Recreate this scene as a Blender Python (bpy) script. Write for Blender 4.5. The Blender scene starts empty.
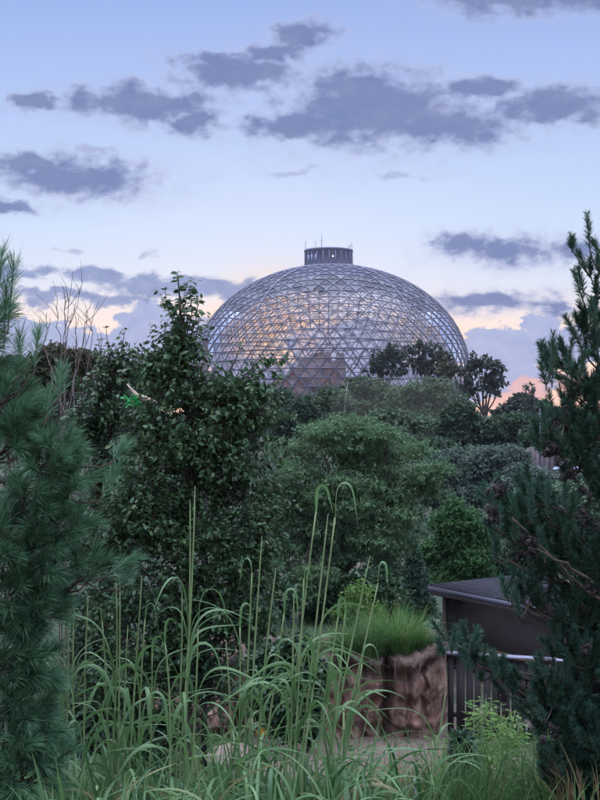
import bpy, math
import numpy as np
from mathutils import Vector, noise

rng = np.random.default_rng(7)
S = bpy.context.scene
COL = S.collection
F = 1250.0                       # focal length in photo pixels (600 x 800)
PITCH = math.atan(30 / F)
UP = np.array([0, -math.sin(PITCH), math.cos(PITCH)])
FW = np.array([0, math.cos(PITCH), math.sin(PITCH)])
RT = np.array([1.0, 0, 0])
Z3 = np.array([0, 0, 1.0])


def P(px, py, Y):
    d = FW + RT * ((px - 300) / F) + UP * ((400 - py) / F)
    return d * (Y / d[1])


def unit(v):
    v = np.asarray(v, float)
    return v / np.maximum(np.linalg.norm(v, axis=-1, keepdims=True), 1e-9)


def lin(r, g, b):
    f = lambda c: (c / 255 / 12.92) if c / 255 <= 0.04045 else ((c / 255 + 0.055) / 1.055) ** 2.4
    return (f(r), f(g), f(b), 1.0)


# ------------------------------------------------------------------ terrain height
_gy = [-20, 2, 5, 7, 10, 15, 25, 30, 45, 80, 150, 250, 400, 6000]
_gz = [-1.7, -1.72, -1.8, -2.15, -3.1, -4.8, -6.75, -7.4, -7.4, -6.0, -1.8, 1.0, 1.0, -4.0]


def sstep(a, b, x):
    t = np.clip((x - a) / (b - a), 0, 1)
    return t * t * (3 - 2 * t)


def ground_z(x, y):
    x = np.asarray(x, float); y = np.asarray(y, float)
    z = np.interp(y, _gy, _gz)
    step = sstep(31.2, 32.2, y) * (1 - sstep(3.1, 3.9, x)) * (1 - sstep(50, 80, y))
    return z + 1.75 * step


# ------------------------------------------------------------------ mesh helpers
class B:
    def __init__(self):
        self.v = []; self.f = []; self.n = 0

    def add(self, V, Fc):
        V = np.asarray(V, float).reshape(-1, 3)
        self.v.append(V); self.f.append(np.asarray(Fc, np.int64) + self.n); self.n += len(V)


ORG = {}


def mk(name, b, mat, parent=None, smooth=False, loc=None):
    V = np.concatenate(b.v) if b.v else np.zeros((0, 3))
    if parent is not None:
        o0 = ORG[parent.name]
    else:
        o0 = np.zeros(3) if loc is None else np.asarray(loc, float)
    V = V - o0
    me = bpy.data.meshes.new(name)
    me.vertices.add(len(V)); me.vertices.foreach_set('co', V.astype(np.float32).ravel())
    tot = np.concatenate([np.full(len(f), f.shape[1], np.int32) for f in b.f])
    idx = np.concatenate([f.ravel() for f in b.f]).astype(np.int32)
    me.loops.add(len(idx)); me.loops.foreach_set('vertex_index', idx)
    me.polygons.add(len(tot))
    st = np.zeros(len(tot), np.int32); st[1:] = np.cumsum(tot)[:-1]
    me.polygons.foreach_set('loop_start', st)
    try:
        me.polygons.foreach_set('loop_total', tot)
    except Exception:
        pass
    me.update(calc_edges=True)
    me.validate()
    if smooth:
        me.polygons.foreach_set('use_smooth', np.ones(len(me.polygons), bool))
    me.materials.append(mat)
    o = bpy.data.objects.new(name, me)
    COL.objects.link(o)
    ORG[o.name] = o0
    if parent is not None:
        o.parent = parent
    else:
        o.location = o0
    return o


def tag(o, label=None, cat=None, group=None, kind=None):
    if label: o['label'] = label
    if cat: o['category'] = cat
    if group: o['group'] = group
    if kind: o['kind'] = kind
    return o


def thing(name, label, cat, loc, group=None):
    o = bpy.data.objects.new(name, None)
    COL.objects.link(o)
    o.location = loc; o.empty_display_size = 0.2
    ORG[o.name] = np.asarray(loc, float)
    return tag(o, label, cat, group)


def tube(b, pts, rad, sides=6, cap=True):
    pts = np.asarray(pts, float); n = len(pts)
    rad = np.broadcast_to(np.asarray(rad, float), (n,))
    T = unit(np.gradient(pts, axis=0))
    a = np.array([0.3, 0.9, 0.1]) if abs(T[0][2]) > 0.8 else Z3
    U = unit(np.cross(T, a)); W = np.cross(T, U)
    th = np.arange(sides) * 2 * math.pi / sides
    V = pts[:, None] + rad[:, None, None] * (U[:, None] * np.cos(th)[None, :, None] + W[:, None] * np.sin(th)[None, :, None])
    i = np.arange(n - 1)[:, None] * sides; j = np.arange(sides)[None]; k = (j + 1) % sides
    fc = np.stack([i + j, i + k, i + k + sides, i + j + sides], -1).reshape(-1, 4)
    n0 = b.n
    b.add(V, fc)
    if cap and sides == 4:
        b.f.append(np.array([[n0 + 3, n0 + 2, n0 + 1, n0], [n0 + (n - 1) * 4 + q for q in range(4)]]))
    elif cap:
        b.f.append(np.array([[n0 + s for s in range(sides)][::-1], [n0 + (n - 1) * sides + q for q in range(sides)]]))


def sticks(b, P0, P1, r0, r1, sides=3):
    P0 = np.asarray(P0, float); P1 = np.asarray(P1, float); m = len(P0)
    if m == 0: return
    T = unit(P1 - P0)
    A = np.where(np.abs(T[:, 2:3]) > 0.8, np.array([[1.0, 0, 0]]), Z3[None])
    U = unit(np.cross(T, A)); W = np.cross(T, U)
    th = np.arange(sides) * 2 * math.pi / sides
    ring = U[:, None] * np.cos(th)[None, :, None] + W[:, None] * np.sin(th)[None, :, None]
    r0 = np.broadcast_to(np.asarray(r0, float), (m,))[:, None, None]; r1 = np.broadcast_to(np.asarray(r1, float), (m,))[:, None, None]
    V = np.concatenate([P0[:, None] + ring * r0, P1[:, None] + ring * r1], 1)
    j = np.arange(sides); k = (j + 1) % sides
    fc = np.stack([j, k, k + sides, j + sides], -1)
    b.add(V, (np.arange(m)[:, None, None] * (2 * sides) + fc[None]).reshape(-1, 4))


def box(b, c, ax, hx, hy, hz):
    """box with centre c, axes rows ax, half sizes"""
    s = np.array([[x, y, z] for z in (-1, 1) for y in (-1, 1) for x in (-1, 1)], float) * [hx, hy, hz]
    V = np.asarray(c, float) + s @ np.asarray(ax, float)
    b.add(V, [[0, 2, 3, 1], [4, 5, 7, 6], [0, 1, 5, 4], [2, 6, 7, 3], [0, 4, 6, 2], [1, 3, 7, 5]])


I3 = np.eye(3)


def leaves(b, Pt, D, N, L, W, shape='oval', fold=0.12):
    m = len(Pt)
    D = unit(D); Sd = unit(np.cross(D, N)); N = np.cross(Sd, D)
    L = np.broadcast_to(np.asarray(L, float), (m,))[:, None, None]; W = np.broadcast_to(np.asarray(W, float), (m,))[:, None, None]
    if shape == 'oval':
        t = np.array([[0, 0, 0], [.28, .42, fold], [.62, .40, fold], [1, 0, -fold * .8], [.62, -.40, fold], [.28, -.42, fold]])
        fc = np.array([[0, 3, 2, 1], [0, 5, 4, 3]])
    elif shape == 'diamond':
        t = np.array([[0, 0, 0], [.5, .5, fold], [1, 0, 0], [.5, -.5, fold]])
        fc = np.array([[0, 3, 2, 1]])
    else:                                    # blob-ish hexagonal clump face for far crowns
        t = np.array([[0, .1, 0], [.3, .5, fold], [.75, .42, -fold], [1, -.05, 0], [.7, -.5, fold], [.25, -.4, -fold]])
        fc = np.array([[0, 3, 2, 1], [0, 5, 4, 3]])
    V = Pt[:, None] + D[:, None] * t[None, :, 0:1] * L + Sd[:, None] * t[None, :, 1:2] * W + N[:, None] * t[None, :, 2:3] * W
    b.add(V, (np.arange(m)[:, None, None] * len(t) + fc[None]).reshape(-1, 4))


def needles(b, Pt, D, L, W):
    m = len(Pt); D = unit(D)
    Sd = unit(np.cross(D, rng.normal(size=(m, 3))))
    L = np.broadcast_to(np.asarray(L, float), (m,))[:, None]; W = np.broadcast_to(np.asarray(W, float), (m,))[:, None]
    dr = np.zeros((m, 3)); dr[:, 2] = -0.10
    V = np.stack([Pt - Sd * W * .4, Pt + Sd * W * .4, Pt + D * L * .6 + Sd * W * .5, Pt + (D + dr) * L, Pt + D * L * .6 - Sd * W * .5], 1)
    b.add(V[:, :, :], (np.arange(m)[:, None, None] * 5 + np.array([[0, 1, 2, 4]])[None]).reshape(-1, 4))
    b.f.append((np.arange(m)[:, None, None] * 5 + np.array([[4, 2, 3]])[None]).reshape(-1, 3) + (b.n - 5 * m))


def ribbons(b, Pt, az, th0, th1, L, W, seg=9, twist=0.0, power=1.3, keep=0.25, fold=None):
    """arching grass blades: az direction, th0 -> th1 angle from vertical along the blade"""
    m = len(Pt)
    s = np.linspace(0, 1, seg + 1)
    bc = lambda q: np.broadcast_to(np.asarray(q, float), (m,))
    az, th0, th1, L, W, tw = map(bc, (az, th0, th1, L, W, twist))
    pw = bc(power)
    sg = s[None] ** np.abs(pw)[:, None]
    if fold is not None:                                            # bends mostly round one point of the blade
        fc_, fw_ = bc(fold[0])[:, None], bc(fold[1])[:, None]
        q_ = lambda z: 1 / (1 + np.exp(-(z - fc_) / fw_ * 4))
        sg = (q_(s[None]) - q_(0.0)) / (q_(1.0) - q_(0.0))
    th = th0[:, None] + (th1 - th0)[:, None] * sg
    H = np.stack([np.cos(az), np.sin(az), 0 * az], -1)
    step = (np.sin(th)[..., None] * H[:, None] + np.cos(th)[..., None] * Z3) * (L / seg)[:, None, None]
    C = Pt[:, None] + np.concatenate([np.zeros((m, 1, 3)), np.cumsum(step[:, :-1], 1)], 1)
    T = unit(step)
    Sd0 = np.stack([-np.sin(az), np.cos(az), 0 * az], -1)[:, None] * np.ones((1, seg + 1, 1))
    Nn = np.cross(Sd0, T)
    an = (tw[:, None] * s[None])[..., None] + (rng.normal(size=(m, 1)) * .5)[..., None]
    Sd = Sd0 * np.cos(an) + Nn * np.sin(an); Nn = np.cross(Sd, T)
    w = np.minimum(1, (keep + (1 - keep) * s / .25)) * np.clip((1 - s) / .65, 0.02, 1) ** .8
    wv = (W[:, None] * w[None])[..., None] * .5
    V = np.stack([C - Sd * wv + Nn * wv * .35, C, C + Sd * wv + Nn * wv * .35], 2)      # m,seg+1,3,3
    i = np.arange(seg)[:, None] * 3; j = np.arange(2)[None]
    fc = np.stack([i + j, i + j + 1, i + j + 4, i + j + 3], -1).reshape(-1, 4)
    b.add(V, (np.arange(m)[:, None, None] * ((seg + 1) * 3) + fc[None]).reshape(-1, 4))


def curve(p0, p1, bend=(0, 0, 0), n=7, wob=0.0):
    p0 = np.asarray(p0, float); p1 = np.asarray(p1, float)
    t = np.linspace(0, 1, n)[:, None]
    q = p0 + (p1 - p0) * t + np.asarray(bend, float) * (4 * t * (1 - t))
    if wob:
        w = rng.normal(size=(n, 3)) * wob; w[0] = 0; w[-1] = 0
        q = q + w
    return q


# ------------------------------------------------------------------ materials
def nodes(name):
    m = bpy.data.materials.new(name); m.use_nodes = True
    nt = m.node_tree
    return m, nt, nt.nodes['Principled BSDF'], nt.nodes['Material Output']


def mat_leaf(name, c1, c2, rough=0.5, trans=0.3, c3=None, spec=0.2):
    m, nt, bs, out = nodes(name)
    g = nt.nodes.new('ShaderNodeNewGeometry')
    r = nt.nodes.new('ShaderNodeValToRGB')
    e = r.color_ramp.elements
    e[0].color = (*c1, 1); e[1].color = (*c2, 1)
    if c3:
        x = e.new(0.90); x.color = (*c2, 1); e[2].color = (*c3, 1)
    nt.links.new(g.outputs['Random Per Island'], r.inputs['Fac'])
    nz = nt.nodes.new('ShaderNodeTexNoise'); nz.inputs['Scale'].default_value = 1.3; nz.inputs['Detail'].default_value = 3
    tc = nt.nodes.new('ShaderNodeTexCoord'); nt.links.new(tc.outputs['Object'], nz.inputs['Vector'])
    mr = nt.nodes.new('ShaderNodeMapRange'); mr.inputs[3].default_value = 0.65; mr.inputs[4].default_value = 1.35
    nt.links.new(nz.outputs['Fac'], mr.inputs[0])
    mul = nt.nodes.new('ShaderNodeVectorMath'); mul.operation = 'SCALE'
    nt.links.new(r.outputs['Color'], mul.inputs[0]); nt.links.new(mr.outputs[0], mul.inputs['Scale'])
    nt.links.new(mul.outputs[0], bs.inputs['Base Color'])
    bs.inputs['Roughness'].default_value = rough
    bs.inputs['Specular IOR Level'].default_value = spec
    tr = nt.nodes.new('ShaderNodeBsdfTranslucent'); nt.links.new(mul.outputs[0], tr.inputs['Color'])
    mx = nt.nodes.new('ShaderNodeMixShader'); mx.inputs[0].default_value = trans
    nt.links.new(bs.outputs[0], mx.inputs[1]); nt.links.new(tr.outputs[0], mx.inputs[2])
    nt.links.new(mx.outputs[0], out.inputs['Surface'])
    return m


def mat_noise(name, c1, c2, scale=4.0, rough=0.85, bump=0.3, stretch=(1, 1, 1), detail=6, metal=0.0, spec=0.3, dist=0.02):
    m, nt, bs, out = nodes(name)
    tc = nt.nodes.new('ShaderNodeTexCoord'); mp = nt.nodes.new('ShaderNodeMapping')
    mp.inputs['Scale'].default_value = stretch
    nt.links.new(tc.outputs['Object'], mp.inputs['Vector'])
    nz = nt.nodes.new('ShaderNodeTexNoise'); nz.inputs['Scale'].default_value = scale; nz.inputs['Detail'].default_value = detail
    nz.inputs['Roughness'].default_value = 0.65
    nt.links.new(mp.outputs[0], nz.inputs['Vector'])
    r = nt.nodes.new('ShaderNodeValToRGB')
    r.color_ramp.elements[0].position = 0.32; r.color_ramp.elements[1].position = 0.68
    r.color_ramp.elements[0].color = (*c1, 1); r.color_ramp.elements[1].color = (*c2, 1)
    nt.links.new(nz.outputs['Fac'], r.inputs['Fac']); nt.links.new(r.outputs[0], bs.inputs['Base Color'])
    if bump:
        bp = nt.nodes.new('ShaderNodeBump'); bp.inputs['Strength'].default_value = bump; bp.inputs['Distance'].default_value = dist
        nt.links.new(nz.outputs['Fac'], bp.inputs['Height']); nt.links.new(bp.outputs[0], bs.inputs['Normal'])
    bs.inputs['Roughness'].default_value = rough; bs.inputs['Metallic'].default_value = metal
    bs.inputs['Specular IOR Level'].default_value = spec
    return m


M = {}
M['bark'] = mat_noise('bark', (.05, .035, .028), (.12, .09, .07), 14, .9, .5, (1, 1, .25))
M['bark_red'] = mat_noise('bark_red', (.05, .032, .025), (.11, .075, .058), 20, .9, .4, (1, 1, .4))
M['twig_grey'] = mat_noise('twig_grey', (.10, .075, .065), (.2, .15, .13), 20, .9, .2)
M['pear'] = mat_leaf('pear_leaf', (.028, .07, .028), (.07, .135, .05), .42, .22, (.12, .17, .06), .35)
M['vib'] = mat_leaf('shrub_leaf', (.03, .065, .03), (.065, .12, .05), .42, .25, (.12, .17, .06), .5)
M['locust'] = mat_leaf('locust_leaf', (.07, .14, .06), (.15, .23, .11), .55, .35)
M['bright'] = mat_leaf('bright_leaf', (.04, .105, .035), (.085, .18, .058), .5, .35)
M['lime'] = mat_leaf('lime_leaf', (.10, .20, .04), (.19, .31, .08), .5, .4)
M['spruce'] = mat_leaf('spruce_leaf', (.05, .10, .06), (.105, .17, .105), .6, .1)
M['willow'] = mat_leaf('willow_leaf', (.075, .115, .085), (.135, .175, .135), .6, .3)
M['pale'] = mat_leaf('pale_leaf', (.09, .15, .085), (.16, .22, .13), .6, .3)
M['dark'] = mat_leaf('dark_leaf', (.036, .07, .036), (.08, .125, .065), .6, .25)
M['net_tree'] = mat_leaf('net_tree_leaf', (.06, .10, .05), (.11, .16, .08), .6, .3)
M['dusk'] = mat_leaf('dusk_leaf', (.04, .055, .04), (.08, .09, .065), .6, .25)
M['olive'] = mat_leaf('olive_leaf', (.05, .06, .03), (.11, .105, .055), .6, .3)
M['wpine'] = mat_leaf('white_pine_needle', (.045, .12, .06), (.16, .29, .155), .5, .2)
M['wpine2'] = mat_leaf('old_needle', (.03, .07, .055), (.06, .13, .1), .5, .2)
M['bpine'] = mat_leaf('bristle_needle', (.03, .08, .048), (.085, .16, .10), .5, .15)
M['reed'] = mat_leaf('reed_blade', (.035, .10, .028), (.18, .31, .11), .45, .35, (.34, .29, .13), .55)
M['cane'] = mat_noise('reed_cane', (.11, .20, .06), (.27, .31, .15), 7, .6, .2, (3, 3, .5), spec=.25, dist=.002)
M['tuft'] = mat_leaf('soft_grass', (.05, .14, .03), (.13, .25, .065), .55, .4, (.26, .22, .1))
M['weed'] = mat_leaf('weed_leaf', (.05, .12, .035), (.12, .22, .07), .5, .35)
M['dry'] = mat_leaf('dry_grass', (.16, .10, .045), (.30, .21, .10), .7, .3)
M['silver'] = mat_leaf('silver_leaf', (.18, .26, .2), (.36, .44, .36), .6, .3)
M['cover'] = mat_leaf('cover_blade', (.035, .09, .025), (.10, .18, .05), .55, .3, (.16, .13, .06))


# ------------------------------------------------------------------ world: dusk sky and clouds
SUN_EL, SUN_AZ = math.radians(5.2), math.radians(-1.2)


def build_world():
    w = bpy.data.worlds.new('World'); S.world = w; w.use_nodes = True
    nt = w.node_tree; nt.nodes.clear(); N = nt.nodes.new; K = nt.links.new
    out = N('ShaderNodeOutputWorld'); bg = N('ShaderNodeBackground'); K(bg.outputs[0], out.inputs[0])
    tc = N('ShaderNodeTexCoord'); sep = N('ShaderNodeSeparateXYZ'); K(tc.outputs['Generated'], sep.inputs[0])

    def mth(op, a, b=None, c=None, clamp=False):
        n = N('ShaderNodeMath'); n.operation = op; n.use_clamp = clamp
        for i, q in enumerate((a, b, c)):
            if q is None: continue
            if isinstance(q, (int, float)): n.inputs[i].default_value = q
            else: K(q, n.inputs[i])
        return n.outputs[0]

    def ramp(fac, stops, interp='LINEAR'):
        r = N('ShaderNodeValToRGB'); e = r.color_ramp.elements; r.color_ramp.interpolation = interp
        e[0].position = stops[0][0]; e[0].color = stops[0][1]
        e[1].position = stops[-1][0]; e[1].color = stops[-1][1]
        for p, c in stops[1:-1]:
            x = e.new(p); x.color = c
        K(fac, r.inputs[0]); return r.outputs[0]

    def mix(f, a, b):
        n = N('ShaderNodeMix'); n.data_type = 'RGBA'
        if isinstance(f, float): n.inputs[0].default_value = f
        else: K(f, n.inputs[0])
        for q, s in ((a, 6), (b, 7)):
            if isinstance(q, tuple): n.inputs[s].default_value = q
            else: K(q, n.inputs[s])
        return n.outputs[2]

    az = mth('MULTIPLY', mth('ARCTAN2', sep.outputs[0], sep.outputs[1]), 180 / math.pi)
    el = mth('MULTIPLY', mth('ARCSINE', sep.outputs[2]), 180 / math.pi)
    # clear sky: gradient of the dusk, mixed with the physical sky
    grad = ramp(mth('DIVIDE', el, 90.0, clamp=True), [
        (0.0, lin(236, 190, 188)), (1.4 / 90, lin(246, 208, 198)), (3.4 / 90, lin(252, 226, 212)), (5.0 / 90, lin(244, 230, 230)),
        (6.6 / 90, lin(218, 228, 250)), (9.0 / 90, lin(203, 224, 255)), (13.5 / 90, lin(182, 206, 252)), (19 / 90, lin(154, 182, 240)),
        (40 / 90, lin(160, 178, 218)), (1.0, lin(204, 204, 207))])
    sky = N('ShaderNodeTexSky'); sky.sky_type = 'NISHITA'; sky.sun_disc = False
    sky.sun_elevation = SUN_EL; sky.sun_rotation = SUN_AZ
    sk = N('ShaderNodeVectorMath'); sk.operation = 'SCALE'; K(sky.outputs[0], sk.inputs[0]); sk.inputs['Scale'].default_value = 0.10
    base = mix(0.05, grad, sk.outputs[0])
    # warm glow of the hidden sun
    du = mth('DIVIDE', mth('ADD', az, 1.1), 2.2); dv = mth('DIVIDE', mth('SUBTRACT', el, 5.0), 1.6)
    gl = mth('POWER', 2.718, mth('MULTIPLY', mth('ADD', mth('MULTIPLY', du, du), mth('MULTIPLY', dv, dv)), -1.0))
    base = mix(mth('MULTIPLY', gl, 0.6), base, lin(255, 218, 172))
    # clouds: (azimuth, elevation) in degrees, warped by noise
    uv = N('ShaderNodeCombineXYZ'); K(az, uv.inputs[0]); K(el, uv.inputs[1])

    def nz(scale, detail, rough=.55, sy=1.6, off=0.0):
        mp = N('ShaderNodeMapping'); mp.inputs['Scale'].default_value = (1, sy, 1); mp.inputs['Location'].default_value = (off, off, off)
        K(uv.outputs[0], mp.inputs[0])
        n = N('ShaderNodeTexNoise'); n.inputs['Scale'].default_value = scale; n.inputs['Detail'].default_value = detail
        n.inputs['Roughness'].default_value = rough; K(mp.outputs[0], n.inputs['Vector']); return n
    n1 = nz(0.55, 5, .6)
    wc = N('ShaderNodeVectorMath'); wc.operation = 'SUBTRACT'; K(n1.outputs['Color'], wc.inputs[0]); wc.inputs[1].default_value = (.5, .5, .5)
    ws = N('ShaderNodeVectorMath'); ws.operation = 'MULTIPLY'; K(wc.outputs[0], ws.inputs[0]); ws.inputs[1].default_value = (3.6, 1.5, 0)
    wv = N('ShaderNodeVectorMath'); wv.operation = 'ADD'; K(uv.outputs[0], wv.inputs[0]); K(ws.outputs[0], wv.inputs[1])
    n2 = nz(1.25, 6, .56, 1.5, 7.3)
    D = .0458

    def field(blobs, warped=True):
        cur = None
        for (cx, cy, rx, ry) in blobs:
            u0, v0, a, b_ = (cx - 300) * D, (430 - cy) * D, rx * D, ry * D
            ma = N('ShaderNodeVectorMath'); ma.operation = 'MULTIPLY_ADD'; K(wv.outputs[0], ma.inputs[0])
            ma.inputs[1].default_value = (1 / a, 1 / b_, 0); ma.inputs[2].default_value = (-u0 / a, -v0 / b_, 0)
            ln = N('ShaderNodeVectorMath'); ln.operation = 'LENGTH'; K(ma.outputs[0], ln.inputs[0])
            if cur is None: cur = ln.outputs['Value']
            else:
                sm = N('ShaderNodeMath'); sm.operation = 'SMOOTH_MIN'; K(cur, sm.inputs[0]); K(ln.outputs['Value'], sm.inputs[1]); sm.inputs[2].default_value = .25
                cur = sm.outputs[0]
        return cur

    def mask(f, lo, hi, amp):
        s = mth('ADD', f, mth('MULTIPLY', mth('SUBTRACT', n2.outputs['Fac'], .5), amp))
        mr = N('ShaderNodeMapRange'); mr.interpolation_type = 'SMOOTHSTEP'; K(s, mr.inputs[0])
        mr.inputs[1].default_value = hi; mr.inputs[2].default_value = lo
        return mr.outputs[0]

    high = field([(540, 10, 100, 22), (140, 112, 75, 17), (188, 128, 30, 12), (36, 114, 24, 9), (238, 82, 58, 17), (305, 45, 34, 14), (215, 68, 48, 8),
                  (378, 117, 96, 35), (358, 95, 50, 22), (445, 132, 70, 20), (296, 130, 50, 13), (275, 60, 34, 10), (480, 97, 42, 10), (556, 118, 58, 18),
                  (545, 2, 110, 14), (592, 10, 60, 24), (72, 184, 72, 21), (30, 172, 32, 12), (2, 216, 38, 7),
                  (500, 255, 52, 14), (466, 244, 26, 11), (574, 254, 36, 10), (488, 303, 58, 9), (556, 311, 14, 10)])
    wisp = field([(288, 174, 34, 6), (400, 180, 24, 4), (75, 257, 16, 5), (148, 257, 12, 6), (95, 155, 20, 5), (225, 2, 40, 5)])
    band = field([(20, 275, 42, 7), (60, 297, 58, 6), (112, 303, 40, 9), (100, 278, 30, 9), (150, 288, 46, 11), (215, 290, 66, 12), (40, 306, 12, 10)])
    bank = field([(20, 338, 42, 18), (0, 300, 14, 22), (60, 352, 80, 26), (150, 338, 38, 32), (182, 345, 50, 30), (110, 372, 170, 28), (330, 398, 150, 36), (372, 344, 70, 24), (320, 352, 30, 20),
                  (482, 352, 32, 24), (515, 352, 34, 22), (536, 336, 18, 24), (500, 378, 60, 20), (575, 350, 34, 18)])
    pink = field([(528, 388, 18, 16), (560, 386, 15, 14), (505, 402, 30, 10), (592, 384, 16, 12)])
    du2 = mth('DIVIDE', mth('SUBTRACT', az, 5.2), 1.6); dv2 = mth('DIVIDE', mth('SUBTRACT', el, 4.6), 1.2)
    gl2 = mth('POWER', 2.718, mth('MULTIPLY', mth('ADD', mth('MULTIPLY', du2, du2), mth('MULTIPLY', dv2, dv2)), -1.0))
    mg = N('ShaderNodeMapRange'); mg.interpolation_type = 'SMOOTHSTEP'; K(nz(1.1, 4, .55, 1.0, 5.5).outputs['Fac'], mg.inputs[0]); mg.inputs[1].default_value = .34; mg.inputs[2].default_value = .54; mr_gap = mg.outputs[0]
    mp_ = mask(pink, .55, 1.15, 1.3)
    c = mix(mth('MULTIPLY', mask(bank, .93, 1.08, .9), .93), base, ramp(n2.outputs['Fac'], [(.3, lin(158, 172, 216)), (.7, lin(178, 188, 226))]))
    c = mix(mth('MULTIPLY', mth('MULTIPLY', gl, mr_gap), 1.0), c, (1.25, .66, .26, 1))
    c = mix(mth('MULTIPLY', mth('MULTIPLY', gl2, mr_gap), .75), c, lin(255, 216, 168))
    c = mix(mth('MULTIPLY', mp_, .85), c, lin(244, 192, 184))
    c = mix(mth('MULTIPLY', mask(band, .5, 1.18, 1.4), .9), c, ramp(n2.outputs['Fac'], [(.3, lin(126, 142, 190)), (.75, lin(158, 170, 210))]))
    mh = mask(high, .5, 1.5, 1.4)
    ccol = ramp(mh, [(0.0, lin(204, 203, 232)), (.4, lin(163, 173, 212)), (1.0, lin(122, 137, 182))])
    tint = ramp(nz(.8, 5, .6, 1.4, 3.1).outputs['Fac'], [(.32, (.90, .93, .99, 1)), (.5, (1.0, .99, 1.0, 1)), (.7, (1.2, 1.12, 1.07, 1))])
    cm = N('ShaderNodeVectorMath'); cm.operation = 'MULTIPLY'; K(ccol, cm.inputs[0]); K(tint, cm.inputs[1])
    veil = mask(high, .6, 2.3, 2.2)
    c = mix(mth('MULTIPLY', veil, .28), c, lin(176, 186, 222))
    c = mix(mth('MULTIPLY', mh, .95), c, cm.outputs[0])
    c = mix(mth('MULTIPLY', mask(wisp, .2, 1.1, 1.6), .55), c, lin(160, 166, 205))
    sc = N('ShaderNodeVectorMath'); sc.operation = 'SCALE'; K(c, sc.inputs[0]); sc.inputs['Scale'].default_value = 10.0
    # high and eastern sky, outside view, boosted as added fill light for the foreground
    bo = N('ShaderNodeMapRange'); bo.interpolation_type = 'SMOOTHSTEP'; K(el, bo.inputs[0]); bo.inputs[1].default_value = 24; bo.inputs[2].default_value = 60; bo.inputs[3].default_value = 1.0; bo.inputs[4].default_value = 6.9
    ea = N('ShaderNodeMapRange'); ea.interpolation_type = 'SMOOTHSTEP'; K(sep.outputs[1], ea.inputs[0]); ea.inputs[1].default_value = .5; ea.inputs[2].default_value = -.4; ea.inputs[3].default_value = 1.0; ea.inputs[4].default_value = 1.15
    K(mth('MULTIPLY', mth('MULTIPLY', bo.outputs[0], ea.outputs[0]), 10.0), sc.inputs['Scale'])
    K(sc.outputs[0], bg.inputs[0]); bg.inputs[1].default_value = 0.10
    w.cycles.sampling_method = 'MANUAL'; w.cycles.sample_map_resolution = 512


build_world()
sun = bpy.data.lights.new('sun', 'SUN'); sun.energy = 0.35; sun.angle = math.radians(14); sun.color = (1, .8, .62)
so = bpy.data.objects.new('sun', sun); COL.objects.link(so)
sd = Vector((math.sin(SUN_AZ) * math.cos(SUN_EL), math.cos(SUN_AZ) * math.cos(SUN_EL), math.sin(SUN_EL)))
so.rotation_euler = sd.to_track_quat('Z', 'Y').to_euler(); so.location = (0, 0, 60)

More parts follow.
